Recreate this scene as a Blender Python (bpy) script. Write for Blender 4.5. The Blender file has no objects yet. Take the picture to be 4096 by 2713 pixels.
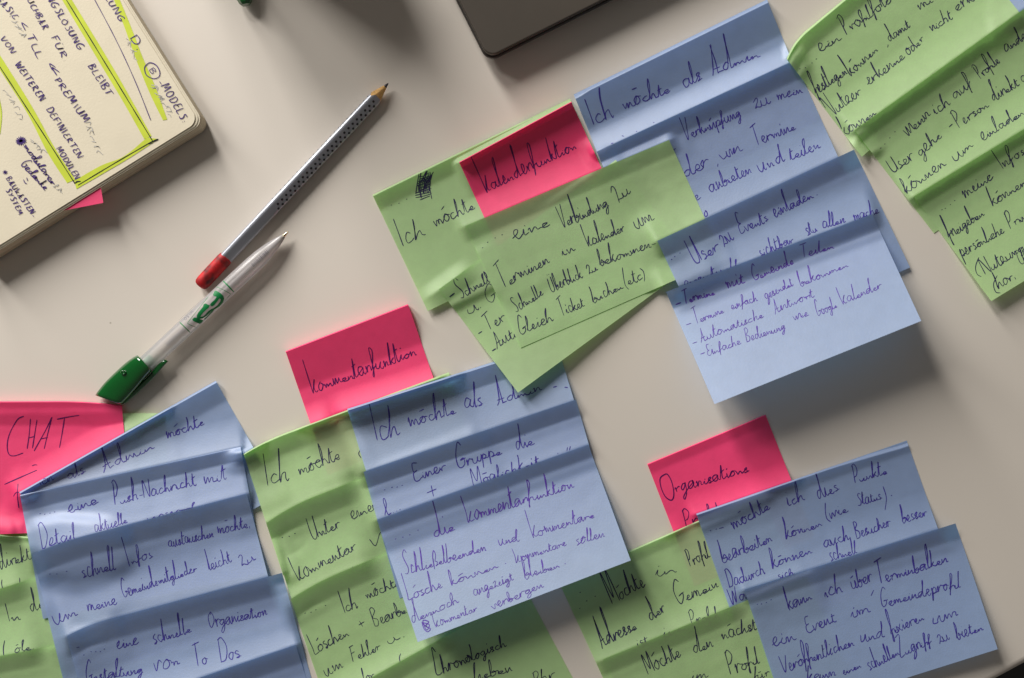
import bpy, math, random
import numpy as np
from mathutils import Vector

# ------------------------------------------------------------------ camera, light, exposure
SC = bpy.context.scene
COL = SC.collection
S = 0.0001445            # metres on the table per photograph pixel
D = 0.62                 # camera height over the table
W0, H0 = 4096.0, 2713.0

cam_d = bpy.data.cameras.new('camera')
cam_d.sensor_width = 36.0
cam_d.lens = 36.0 * D / (W0 * S)
cam_d.clip_start = 0.01
cam_d.clip_end = 20.0
cam_d.dof.use_dof = True
cam_d.dof.focus_distance = D - 0.004
cam_d.dof.aperture_fstop = 4.0
cam = bpy.data.objects.new('camera', cam_d)
COL.objects.link(cam)
cam.location = (0, 0, D)
SC.camera = cam

world = bpy.data.worlds.new('World')
SC.world = world
world.use_nodes = True
bg = world.node_tree.nodes['Background']
bg.inputs['Color'].default_value = (0.97, 0.92, 0.86, 1)
bg.inputs['Strength'].default_value = 0.115


def window_light(name, dx, dy, dist, z, w, h, power, color):
    l = bpy.data.lights.new(name, 'AREA')
    l.shape = 'RECTANGLE'
    l.size = w
    l.size_y = h
    l.energy = power
    l.color = color
    o = bpy.data.objects.new(name, l)
    COL.objects.link(o)
    n = math.hypot(dx, dy)
    o.location = (dx / n * dist, dy / n * dist, z)
    o.rotation_euler = Vector((-o.location.x, -o.location.y, -z)).to_track_quat('-Z', 'Y').to_euler()
    return o


window_light('window_light', -0.47, 0.88, 1.75, 0.84, 0.30, 1.10, 37, (1.0, 0.98, 0.955))
window_light('window_light', -0.74, 0.67, 1.75, 0.84, 0.30, 1.10, 25, (1.0, 0.98, 0.955))

SC.view_settings.view_transform = 'Standard'
SC.view_settings.look = 'None'
SC.view_settings.gamma = 1.0
SC.view_settings.exposure = 0.0
SC.view_settings.use_curve_mapping = False
SC.cycles.max_bounces = 12
SC.cycles.diffuse_bounces = 6
SC.cycles.transmission_bounces = 10
SC.cycles.transparent_max_bounces = 12
SC.cycles.use_denoising = True


# ------------------------------------------------------------------ helpers
def P(px, py, z=0.0):
    """photograph pixel -> point of the place at height z"""
    k = S * (1 - z / D)
    return ((px - W0 / 2) * k, (H0 / 2 - py) * k, z)


def PA(px, py, z):
    k = S * (1 - z / D)
    return np.stack([(px - W0 / 2) * k, (H0 / 2 - py) * k, z + 0 * px], -1)


def mesh_obj(name, verts, faces, mat, parent=None, smooth=False):
    me = bpy.data.meshes.new(name)
    me.from_pydata([tuple(map(float, v)) for v in verts], [], [tuple(map(int, f)) for f in faces])
    me.update()
    if smooth:
        me.polygons.foreach_set('use_smooth', [True] * len(me.polygons))
    o = bpy.data.objects.new(name, me)
    COL.objects.link(o)
    if mat is not None:
        me.materials.append(mat)
    if parent is not None:
        o.parent = parent
    return o


def tag(o, label, cat, group=None):
    o['label'] = label
    o['category'] = cat
    if group:
        o['group'] = group
    return o


def empty(name, loc=(0, 0, 0)):
    o = bpy.data.objects.new(name, None)
    o.empty_display_size = 0.01
    COL.objects.link(o)
    return o


# ------------------------------------------------------------------ materials
def new_mat(name):
    m = bpy.data.materials.new(name)
    m.use_nodes = True
    nt = m.node_tree
    for n in list(nt.nodes):
        nt.nodes.remove(n)
    out = nt.nodes.new('ShaderNodeOutputMaterial')
    return m, nt, out


def noise_color(nt, base, amt, scale, detail=4):
    tc = nt.nodes.new('ShaderNodeTexCoord')
    no = nt.nodes.new('ShaderNodeTexNoise')
    no.inputs['Scale'].default_value = scale
    no.inputs['Detail'].default_value = detail
    nt.links.new(tc.outputs['Object'], no.inputs['Vector'])
    ramp = nt.nodes.new('ShaderNodeMapRange')
    ramp.inputs['From Min'].default_value = 0.3
    ramp.inputs['From Max'].default_value = 0.7
    ramp.inputs['To Min'].default_value = 1 - amt
    ramp.inputs['To Max'].default_value = 1 + amt
    nt.links.new(no.outputs['Fac'], ramp.inputs['Value'])
    mul = nt.nodes.new('ShaderNodeVectorMath')
    mul.operation = 'SCALE'
    mul.inputs[0].default_value = base[:3]
    nt.links.new(ramp.outputs['Result'], mul.inputs['Scale'])
    return mul.outputs['Vector'], no, tc


def principled(name, base, rough=0.5, metal=0.0, amt=0.06, scale=200, bump=0.0, bscale=2000, coat=0.0, spec=0.5):
    m, nt, out = new_mat(name)
    b = nt.nodes.new('ShaderNodeBsdfPrincipled')
    col, no, tc = noise_color(nt, base, amt, scale)
    nt.links.new(col, b.inputs['Base Color'])
    b.inputs['Roughness'].default_value = rough
    b.inputs['Metallic'].default_value = metal
    b.inputs['Coat Weight'].default_value = coat
    b.inputs['Specular IOR Level'].default_value = spec
    if bump:
        n2 = nt.nodes.new('ShaderNodeTexNoise')
        n2.inputs['Scale'].default_value = bscale
        n2.inputs['Detail'].default_value = 3
        nt.links.new(tc.outputs['Object'], n2.inputs['Vector'])
        bp = nt.nodes.new('ShaderNodeBump')
        bp.inputs['Strength'].default_value = bump
        bp.inputs['Distance'].default_value = 0.0002
        nt.links.new(n2.outputs['Fac'], bp.inputs['Height'])
        nt.links.new(bp.outputs['Normal'], b.inputs['Normal'])
    nt.links.new(b.outputs['BSDF'], out.inputs['Surface'])
    return m


def paper_mat(name, base, trans, tfac=0.3, sheen=0.14):
    """thin coloured paper: diffuse front, some light passes through"""
    m, nt, out = new_mat(name)
    col, no, tc = noise_color(nt, base, 0.035, 160)
    d = nt.nodes.new('ShaderNodeBsdfDiffuse')
    d.inputs['Roughness'].default_value = 0.4
    nt.links.new(col, d.inputs['Color'])
    t = nt.nodes.new('ShaderNodeBsdfTranslucent')
    t.inputs['Color'].default_value = (*trans, 1)
    g = nt.nodes.new('ShaderNodeBsdfGlossy')
    g.inputs['Roughness'].default_value = 0.64
    g.inputs['Color'].default_value = (0.9, 0.9, 0.9, 1)
    # paper fibre relief plus gentle cockling
    n2 = nt.nodes.new('ShaderNodeTexNoise')
    n2.inputs['Scale'].default_value = 900
    n2.inputs['Detail'].default_value = 4
    nt.links.new(tc.outputs['Object'], n2.inputs['Vector'])
    n3 = nt.nodes.new('ShaderNodeTexNoise')
    n3.inputs['Scale'].default_value = 38
    n3.inputs['Detail'].default_value = 2
    nt.links.new(tc.outputs['Object'], n3.inputs['Vector'])
    b1 = nt.nodes.new('ShaderNodeBump')
    b1.inputs['Strength'].default_value = 0.22
    b1.inputs['Distance'].default_value = 0.00025
    nt.links.new(n2.outputs['Fac'], b1.inputs['Height'])
    b2 = nt.nodes.new('ShaderNodeBump')
    b2.inputs['Strength'].default_value = 0.16
    b2.inputs['Distance'].default_value = 0.003
    nt.links.new(n3.outputs['Fac'], b2.inputs['Height'])
    nt.links.new(b1.outputs['Normal'], b2.inputs['Normal'])
    for n in (d, t, g):
        nt.links.new(b2.outputs['Normal'], n.inputs['Normal'])
    m1 = nt.nodes.new('ShaderNodeMixShader')
    m1.inputs['Fac'].default_value = tfac
    nt.links.new(d.outputs['BSDF'], m1.inputs[1])
    nt.links.new(t.outputs['BSDF'], m1.inputs[2])
    m2 = nt.nodes.new('ShaderNodeMixShader')
    m2.inputs['Fac'].default_value = sheen
    nt.links.new(m1.outputs['Shader'], m2.inputs[1])
    nt.links.new(g.outputs['BSDF'], m2.inputs[2])
    nt.links.new(m2.outputs['Shader'], out.inputs['Surface'])
    return m


def ink_mat(name, base, rough=0.45):
    return principled(name, base, rough=rough, amt=0.25, scale=700, spec=0.3)


M = {}
M['blue'] = paper_mat('blue_paper', (0.335, 0.465, 0.72), (0.15, 0.41, 0.82), 0.40, 0.16)
M['green'] = paper_mat('green_paper', (0.60, 0.79, 0.40), (0.36, 0.74, 0.18), 0.42, 0.07)
M['pink'] = paper_mat('pink_paper', (1.0, 0.055, 0.21), (1.0, 0.01, 0.12), 0.12, 0.05)
M['ink_blue'] = ink_mat('blue_ink', (0.05, 0.034, 0.27))
M['ink_dark'] = ink_mat('dark_blue_ink', (0.028, 0.026, 0.075))
M['ink_violet'] = ink_mat('violet_ink', (0.10, 0.045, 0.34))
M['ink_purple'] = ink_mat('purple_ink', (0.055, 0.022, 0.17))
M['ink_black'] = ink_mat('black_ink', (0.006, 0.006, 0.012))
M['ink_plum'] = ink_mat('plum_ink', (0.07, 0.005, 0.09))
M['pencil_grey'] = ink_mat('faint_grey', (0.47, 0.45, 0.42))
M['page'] = principled('cream_page', (0.74, 0.66, 0.50), 0.7, amt=0.025, scale=60, bump=0.3, bscale=900, spec=0.2)
M['highlighter'] = principled('yellow_highlighter', (0.56, 0.64, 0.055), 0.6, amt=0.10, scale=90, spec=0.2)
M['black_cover'] = principled('dark_cover', (0.03, 0.018, 0.014), 0.5)
M['laptop'] = principled('grey_brown_metal', (0.085, 0.070, 0.055), 0.48, metal=0.45, amt=0.03, scale=90, bump=0.06, bscale=3000)
M['laptop_dark'] = principled('dark_laptop_edge', (0.045, 0.038, 0.032), 0.45, metal=0.4, amt=0.03)
M['silver'] = principled('silver_lacquer', (0.36, 0.37, 0.41), 0.32, metal=0.35, amt=0.03, coat=0.2)
M['dot'] = principled('black_rubber_dot', (0.008, 0.007, 0.012), 0.6)
M['wood'] = principled('cedar_wood', (0.62, 0.36, 0.12), 0.75, amt=0.28, scale=900)
M['lead'] = principled('graphite', (0.02, 0.018, 0.03), 0.35)
M['steel'] = principled('brass_steel', (0.62, 0.52, 0.34), 0.22, metal=1.0)
M['pen_green'] = principled('green_plastic', (0.0, 0.078, 0.010), 0.10, amt=0.05, coat=1.0)
M['plug'] = principled('pale_green_plug', (0.16, 0.42, 0.27), 0.5)
M['print_green'] = principled('green_print', (0.0, 0.21, 0.05), 0.5)
M['print_grey'] = principled('grey_print', (0.17, 0.155, 0.19), 0.6)
M['refill'] = principled('refill_tube', (0.55, 0.52, 0.53), 0.5)
M['floor'] = principled('dark_floor', (0.015, 0.013, 0.012), 0.8)


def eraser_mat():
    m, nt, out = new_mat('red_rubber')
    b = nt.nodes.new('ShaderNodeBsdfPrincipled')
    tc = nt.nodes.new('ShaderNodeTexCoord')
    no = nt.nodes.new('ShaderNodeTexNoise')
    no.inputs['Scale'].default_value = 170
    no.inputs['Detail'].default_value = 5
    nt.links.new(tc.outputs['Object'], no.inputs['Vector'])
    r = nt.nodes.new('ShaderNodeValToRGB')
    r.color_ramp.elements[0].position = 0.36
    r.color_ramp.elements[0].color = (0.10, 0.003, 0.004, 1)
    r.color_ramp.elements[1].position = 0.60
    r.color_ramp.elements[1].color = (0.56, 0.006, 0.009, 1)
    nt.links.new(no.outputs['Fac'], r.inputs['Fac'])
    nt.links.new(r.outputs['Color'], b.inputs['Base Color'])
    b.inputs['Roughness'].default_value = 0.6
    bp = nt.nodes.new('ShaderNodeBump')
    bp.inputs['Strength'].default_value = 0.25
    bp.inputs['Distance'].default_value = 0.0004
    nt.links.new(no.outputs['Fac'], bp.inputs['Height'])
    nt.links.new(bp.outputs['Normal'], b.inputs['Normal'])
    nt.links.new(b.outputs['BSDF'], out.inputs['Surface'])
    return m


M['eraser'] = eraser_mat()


def barrel_mat():
    m, nt, out = new_mat('frosted_clear_plastic')
    d = nt.nodes.new('ShaderNodeBsdfDiffuse')
    d.inputs['Color'].default_value = (0.86, 0.82, 0.80, 1)
    t = nt.nodes.new('ShaderNodeBsdfTranslucent')
    t.inputs['Color'].default_value = (0.92, 0.89, 0.87, 1)
    tr = nt.nodes.new('ShaderNodeBsdfTransparent')
    tr.inputs['Color'].default_value = (0.95, 0.94, 0.93, 1)
    g = nt.nodes.new('ShaderNodeBsdfGlossy')
    g.inputs['Roughness'].default_value = 0.22
    m1 = nt.nodes.new('ShaderNodeMixShader')
    m1.inputs['Fac'].default_value = 0.5
    nt.links.new(d.outputs['BSDF'], m1.inputs[1])
    nt.links.new(t.outputs['BSDF'], m1.inputs[2])
    m2 = nt.nodes.new('ShaderNodeMixShader')
    m2.inputs['Fac'].default_value = 0.40
    nt.links.new(m1.outputs['Shader'], m2.inputs[1])
    nt.links.new(tr.outputs['BSDF'], m2.inputs[2])
    fr = nt.nodes.new('ShaderNodeFresnel')
    fr.inputs['IOR'].default_value = 1.45
    m3 = nt.nodes.new('ShaderNodeMixShader')
    nt.links.new(fr.outputs['Fac'], m3.inputs['Fac'])
    nt.links.new(m2.outputs['Shader'], m3.inputs[1])
    nt.links.new(g.outputs['BSDF'], m3.inputs[2])
    nt.links.new(m3.outputs['Shader'], out.inputs['Surface'])
    return m


M['barrel'] = barrel_mat()


def table_mat():
    m, nt, out = new_mat('white_laminate')
    b = nt.nodes.new('ShaderNodeBsdfPrincipled')
    col, no, tc = noise_color(nt, (0.68, 0.615, 0.535), 0.018, 9, 5)
    # sparse tiny specks of dirt
    v = nt.nodes.new('ShaderNodeTexVoronoi')
    v.inputs['Scale'].default_value = 26
    nt.links.new(tc.outputs['Object'], v.inputs['Vector'])
    mr = nt.nodes.new('ShaderNodeMapRange')
    mr.inputs['From Min'].default_value = 0.008
    mr.inputs['From Max'].default_value = 0.020
    nt.links.new(v.outputs['Distance'], mr.inputs['Value'])
    mx = nt.nodes.new('ShaderNodeMix')
    mx.data_type = 'RGBA'
    nt.links.new(mr.outputs['Result'], mx.inputs['Factor'])
    mx.inputs['A'].default_value = (0.42, 0.37, 0.30, 1)
    nt.links.new(col, mx.inputs['B'])
    nt.links.new(mx.outputs['Result'], b.inputs['Base Color'])
    b.inputs['Roughness'].default_value = 0.5
    b.inputs['Specular IOR Level'].default_value = 0.3
    n2 = nt.nodes.new('ShaderNodeTexNoise')
    n2.inputs['Scale'].default_value = 1600
    n2.inputs['Detail'].default_value = 3
    nt.links.new(tc.outputs['Object'], n2.inputs['Vector'])
    bp = nt.nodes.new('ShaderNodeBump')
    bp.inputs['Strength'].default_value = 0.16
    bp.inputs['Distance'].default_value = 0.0002
    nt.links.new(n2.outputs['Fac'], bp.inputs['Height'])
    nt.links.new(bp.outputs['Normal'], b.inputs['Normal'])
    nt.links.new(b.outputs['BSDF'], out.inputs['Surface'])
    return m


M['table'] = table_mat()


def page_block_mat():
    m, nt, out = new_mat('page_edges')
    b = nt.nodes.new('ShaderNodeBsdfPrincipled')
    tc = nt.nodes.new('ShaderNodeTexCoord')
    mp = nt.nodes.new('ShaderNodeMapping')
    mp.inputs['Scale'].default_value = (6, 6, 2600)
    nt.links.new(tc.outputs['Object'], mp.inputs['Vector'])
    no = nt.nodes.new('ShaderNodeTexNoise')
    no.inputs['Scale'].default_value = 1.0
    no.inputs['Detail'].default_value = 5
    nt.links.new(mp.outputs['Vector'], no.inputs['Vector'])
    r = nt.nodes.new('ShaderNodeValToRGB')
    r.color_ramp.elements[0].position = 0.35
    r.color_ramp.elements[0].color = (0.40, 0.33, 0.22, 1)
    r.color_ramp.elements[1].position = 0.65
    r.color_ramp.elements[1].color = (0.68, 0.60, 0.44, 1)
    nt.links.new(no.outputs['Fac'], r.inputs['Fac'])
    nt.links.new(r.outputs['Color'], b.inputs['Base Color'])
    b.inputs['Roughness'].default_value = 0.8
    nt.links.new(b.outputs['BSDF'], out.inputs['Surface'])
    return m


M['block'] = page_block_mat()

# ------------------------------------------------------------------ the table and the floor
E0 = np.array(P(3934, 2713)[:2])
E1 = np.array(P(4096, 2625)[:2])
ev = (E1 - E0) / np.linalg.norm(E1 - E0)
inn = np.array([-ev[1], ev[0]])
prof = [(0.0, 0.0)]                                   # rounded front edge, (outwards, z)
for i in range(1, 9):
    a = i / 8 * math.pi / 2
    prof.append((0.005 * math.sin(a), -0.005 * (1 - math.cos(a))))
prof.append((0.005, -0.022))
prof.append((-0.02, -0.025))
c0, c1 = E0 - ev * 1.3, E0 + ev * 0.9
top = [(*(c0), 0), (*(c1), 0), (*(c1 + inn * 1.0), 0), (*(c0 + inn * 1.0), 0)]
table = mesh_obj('table', top, [(0, 1, 2, 3)], M['table'])
table['kind'] = 'structure'
vs, fs = [], []
for (o_, z_) in prof:
    for c in (c0, c1):
        q = c - inn * o_
        vs.append((q[0], q[1], z_))
for i in range(len(prof) - 1):
    fs.append((2 * i, 2 * i + 2, 2 * i + 3, 2 * i + 1))
mesh_obj('edge_band', vs, fs, M['table'], table, True)
floor = mesh_obj('floor', [(-2, -2, -0.72), (2, -2, -0.72), (2, 2, -0.72), (-2, 2, -0.72)], [(0, 1, 2, 3)], M['floor'])
floor['kind'] = 'structure'

# ------------------------------------------------------------------ handwriting: a single-stroke cursive alphabet
G = {
 'a': (105, ['75,85 35,100 5,60 15,10 48,10 74,75 76,92 74,30 88,0 105,20']),
 'b': (80, ['0,20 25,160 20,240 10,180 8,10 38,0 62,40 45,85 22,55 80,60']),
 'c': (75, ['62,85 35,100 8,60 15,10 45,2 75,25']),
 'd': (110, ['70,80 35,95 5,50 20,5 52,30 82,150 92,238 80,230 76,120 78,20 95,0 110,15']),
 'e': (75, ['0,25 40,50 50,85 30,100 10,60 20,10 48,0 75,25']),
 'f': (65, ['0,20 35,120 58,215 42,240 25,160 18,20 8,-95 2,-70 30,50 65,70']),
 'g': (90, ['68,85 35,100 5,55 25,10 58,50 68,92 62,-40 32,-120 8,-95 45,-25 90,20']),
 'h': (92, ['0,20 28,160 32,240 18,170 8,0 28,72 54,90 60,30 72,0 92,20']),
 'i': (48, ['0,30 20,95 15,30 28,0 48,20', '!24,145 28,152']),
 'j': (48, ['0,30 20,95 15,-40 -15,-110 5,-60 48,20', '!24,145 28,152']),
 'k': (80, ['0,20 25,180 24,240 14,150 8,0 20,52 55,100 26,55 60,0 80,15']),
 'l': (48, ['0,20 28,160 33,238 20,200 12,30 28,0 48,20']),
 'm': (120, ['0,70 8,95 14,10 34,80 48,72 52,15 74,75 88,65 94,10 120,15']),
 'n': (88, ['0,70 8,95 15,10 44,80 58,70 64,10 88,15']),
 'o': (85, ['45,95 10,70 10,20 38,0 66,40 55,88 42,92 85,75']),
 'p': (85, ['0,60 15,100 12,20 6,-115 14,50 45,100 68,60 50,12 22,14 85,22']),
 'q': (85, ['68,85 35,100 5,55 25,10 58,50 68,92 62,-110 85,20']),
 'r': (74, ['0,60 12,95 15,5 22,60 48,95 74,82']),
 's': (68, ['50,92 28,100 14,72 44,42 38,5 10,2 68,20']),
 't': (62, ['0,20 28,185 22,30 42,0 62,20', '!2,128 58,142']),
 'u': (98, ['0,85 6,20 28,0 54,40 64,92 62,20 78,0 98,20']),
 'v': (80, ['0,92 28,0 62,95 80,80']),
 'w': (112, ['0,92 20,0 48,80 62,0 98,95 112,80']),
 'x': (80, ['0,90 60,0 80,10', '!60,95 0,0']),
 'y': (90, ['0,90 10,30 35,10 60,60 66,92 50,-60 20,-118 10,-80 90,20']),
 'z': (75, ['0,95 30,125 50,100 8,0 30,22 75,5']),
 'ß': (75, ['0,20 12,180 40,235 60,190 30,110 62,80 50,10 25,0 75,20', '!14,150 6,-60']),
 '-': (70, ['!10,45 62,52']),
 ',': (25, ['!10,18 4,-35']),
 '.': (22, ['!8,2 13,6']),
 ':': (25, ['!8,2 13,6', '!10,60 15,64']),
 '(': (45, ['!42,230 12,140 10,20 38,-60']),
 ')': (45, ['!5,230 32,150 34,20 5,-60']),
 '+': (80, ['!5,70 75,78', '!40,125 38,15']),
 '<': (80, ['!75,190 5,110 80,60']),
 'A': (110, ['!0,-25 30,90 52,240', '52,240 56,120 62,0 75,5 110,15', '!14,75 85,88']),
 'B': (95, ['!10,235 8,0', '!0,220 45,240 72,190 18,125 78,80 60,10 4,0']),
 'C': (95, ['!85,215 55,240 15,150 10,50 40,0 92,25']),
 'D': (105, ['!12,232 8,0', '!0,225 55,235 100,130 70,20 4,0']),
 'E': (90, ['!82,228 35,238 22,140 60,130 18,112 12,20 50,0 90,30']),
 'F': (90, ['!15,230 8,0', '!0,222 85,240', '!10,125 60,132']),
 'G': (110, ['!92,205 60,240 15,150 12,50 42,0 85,40 88,95 50,88 110,96']),
 'H': (95, ['!10,240 5,0', '!85,240 78,0', '!5,115 85,125']),
 'I': (40, ['!8,240 22,0']),
 'K': (105, ['!0,240 12,120 26,0 40,45 82,120 52,60 68,5 105,15']),
 'L': (80, ['!8,240 5,100 8,5 80,10']),
 'M': (125, ['!0,0 14,235 55,60 100,238 110,0']),
 'N': (105, ['!4,0 12,235 78,5 90,240']),
 'O': (115, ['!55,235 12,160 15,40 55,0 98,70 90,190 50,238 48,200']),
 'P': (85, ['!15,225 10,0', '!0,215 45,240 75,185 45,120 12,115']),
 'R': (95, ['!12,230 8,0', '!0,220 45,240 72,185 18,120 85,0']),
 'S': (90, ['!85,205 52,238 20,190 70,85 50,5 5,12']),
 'T': (100, ['!0,218 100,242', '!48,232 40,0']),
 'U': (105, ['!5,235 5,60 35,0 75,50 88,235 84,10']),
 'V': (95, ['!0,240 32,0 92,225']),
 'W': (130, ['!0,235 30,0 62,180 88,0 130,235']),
 'Y': (95, ['!0,235 40,120', '!88,240 45,120 30,0']),
 'Z': (95, ['!0,225 75,235 5,10 95,5']),
}
for b_, u_ in (('a', 'ä'), ('o', 'ö'), ('u', 'ü')):
    G[u_] = (G[b_][0], G[b_][1] + ['!12,142 62,155'])
for b_, u_ in (('O', 'Ö'), ('U', 'Ü')):
    G[u_] = (G[b_][0], G[b_][1] + ['!30,275 38,280', '!70,278 78,282'])
GL = {k: (w / 100.0, [(s[0] == '!', np.array([[float(c) for c in p.split(',')] for p in s.lstrip('!').split()]) / 100.0) for s in st])
      for k, (w, st) in G.items()}


def smooth_line(pts, step):
    pts = np.asarray(pts, float)
    if len(pts) < 3:
        n = max(2, int(np.linalg.norm(pts[-1] - pts[0]) / step))
        t = np.linspace(0, 1, n + 1)[:, None]
        return pts[0] * (1 - t) + pts[-1] * t
    p = np.vstack([2 * pts[0] - pts[1], pts, 2 * pts[-1] - pts[-2]])
    out = []
    for i in range(1, len(p) - 2):
        n = max(2, int(np.linalg.norm(p[i + 1] - p[i]) / step))
        t = np.linspace(0, 1, n, endpoint=False)[:, None]
        a, b, c, d = p[i - 1], p[i], p[i + 1], p[i + 2]
        out.append(0.5 * (2 * b + (c - a) * t + (2 * a - 5 * b + 4 * c - d) * t ** 2 + (3 * b - a - 3 * c + d) * t ** 3))
    out.append(pts[-1:])
    return np.vstack(out)


REG = {  # zoom windows of the photograph: x0, y0, scale
 'A': (0, 0, .57658), 'B': (1400, 300, .57658), 'C': (1400, 700, .57658), 'D': (2300, 600, .57658),
 'E': (2600, 800, .57641), 'F': (3072, 600, .57658), 'G': (3072, 0, .57658), 'I': (2200, 0, .57658),
 'J': (0, 1500, .46453), 'K': (0, 2050, .52787), 'L': (950, 1700, .6462), 'M': (1350, 1500, .50676),
 'N': (1450, 2000, .46453), 'O': (2200, 1600, .70972), 'Q': (2700, 1700, .64612),
 'R': (680, 1080, .19133), 'U': (880, 900, .1658), 'V': (340, 1380, .1913), 'P': (300, 800, .57658), 'S': (0, 0, 1.0),
}


def reg(r, x, y):
    x0, y0, k = REG[r]
    return x0 + x * k, y0 + y * k


class Ink:
    """strokes gathered in photograph pixels, then laid on a surface as thin ribbons"""

    def __init__(self):
        self.strokes = []        # (points Nx2, width px)

    def line(self, r, pts, w=4.0, smooth=True):
        q = np.array([reg(r, *p) for p in pts])
        self.strokes.append((smooth_line(q, 4.0) if smooth else q, w * .86))

    def dots(self, r, pts, w=5.5):
        for (x, y) in pts:
            a = reg(r, x, y)
            self.strokes.append((np.array([[a[0] - 2.2, a[1] + 1], [a[0] + 2.2, a[1] - 1]]), w))

    def word(self, r, text, x0, y0, x1, y1, xh, asc=None, w=4.0, slant=0.10, caps=False):
        rnd = random.Random(text + str(x0) + str(y0))
        w *= .80
        k = REG[r][2]
        a = np.array(reg(r, x0, y0)); b = np.array(reg(r, x1, y1))
        if caps:
            asc = xh; xh = xh / 2.4
        else:
            asc = asc or xh * 2.4
            xh *= .87
        xh *= k
        asc = asc * k if asc else xh * 2.4
        ka = (asc / xh - 1) / 1.4
        d = b - a
        L = np.linalg.norm(d); d = d / L
        up = np.array([d[1], -d[0]])
        gap = 0.26 if caps else 0.04
        total = sum(GL[c][0] + gap for c in text) - gap
        sx = L / total
        x = 0.0
        cur = []
        drift = rnd.uniform(-.06, .06)

        def put(p):
            yy = np.where(p[:, 1] > 1, 1 + (p[:, 1] - 1) * ka, p[:, 1]) * xh
            xx = p[:, 0] * sx + yy * slant
            q = a + xx[:, None] * d + (yy + drift * xh * np.sin(p[:, 0] * 1.3))[:, None] * up
            return smooth_line(q, 3.5)

        for ci, c in enumerate(text):
            wd, st = GL[c]
            sc = rnd.uniform(.88, 1.14) if caps else rnd.uniform(.82, 1.18) * (1.12 - .34 * ci / max(4, len(text) - 1))
            if c in 'nmuwei' and not caps and ci > 0 and rnd.random() < .5:
                sc *= .6
            for sep, pts in st:
                q = pts.copy()
                q = q + np.array([[rnd.gauss(0, .05), rnd.gauss(0, .055)] for _ in q])
                q[:, 1] *= sc
                q[:, 0] += x
                if sep:
                    if caps and len(q) <= 3 and rnd.random() < .0:
                        continue
                    self.strokes.append((put(q), w * rnd.uniform(.85, 1.1)))
                else:
                    if len(cur) and rnd.random() < (.9 if c == 'c' else .45 if c in 'adgoqs' else .14):
                        self.strokes.append((put(np.vstack(cur)), w)); cur = []
                    cur.append(q)
            if all(s for s, _ in st) and cur:
                self.strokes.append((put(np.vstack(cur)), w)); cur = []
            x += wd + gap
        if cur:
            self.strokes.append((put(np.vstack(cur)), w))

    def build(self, name, mat, surf, parent, inside=None):
        V, F = [], []
        for pts, w in self.strokes:
            if inside is not None:
                ok = inside(pts[:, 0], pts[:, 1])
                runs, cur = [], []
                for i, f in enumerate(ok):
                    if f:
                        cur.append(i)
                    elif cur:
                        runs.append(cur); cur = []
                if cur:
                    runs.append(cur)
            else:
                runs = [list(range(len(pts)))]
            for run in runs:
                if len(run) < 2:
                    continue
                p = pts[run]
                t = np.gradient(p, axis=0)
                t /= np.maximum(np.linalg.norm(t, axis=1), 1e-6)[:, None]
                nrm = np.stack([-t[:, 1], t[:, 0]], 1)
                m = len(p)
                s = np.arange(m)
                wid = w * 0.5 * (0.92 + 0.16 * np.sin(s * 0.21 + p[0, 0]))
                wid = wid * np.clip(np.minimum(s + 1.6, m - s + 0.6) / 3.0, .5, 1)
                l = p + nrm * wid[:, None]
                rr = p - nrm * wid[:, None]
                base = len(V)
                lw = surf(l[:, 0], l[:, 1]); rw = surf(rr[:, 0], rr[:, 1])
                for i in range(m):
                    V.append(lw[i]); V.append(rw[i])
                for i in range(m - 1):
                    F.append((base + 2 * i, base + 2 * i + 1, base + 2 * i + 3, base + 2 * i + 2))
        if V:
            return mesh_obj(name, V, F, mat, parent)


# ------------------------------------------------------------------ sticky notes
NOTES = []
NU, NV = 84, 96


def sst(x):
    x = np.clip(x, 0, 1)
    return x * x * (3 - 2 * x)


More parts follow.
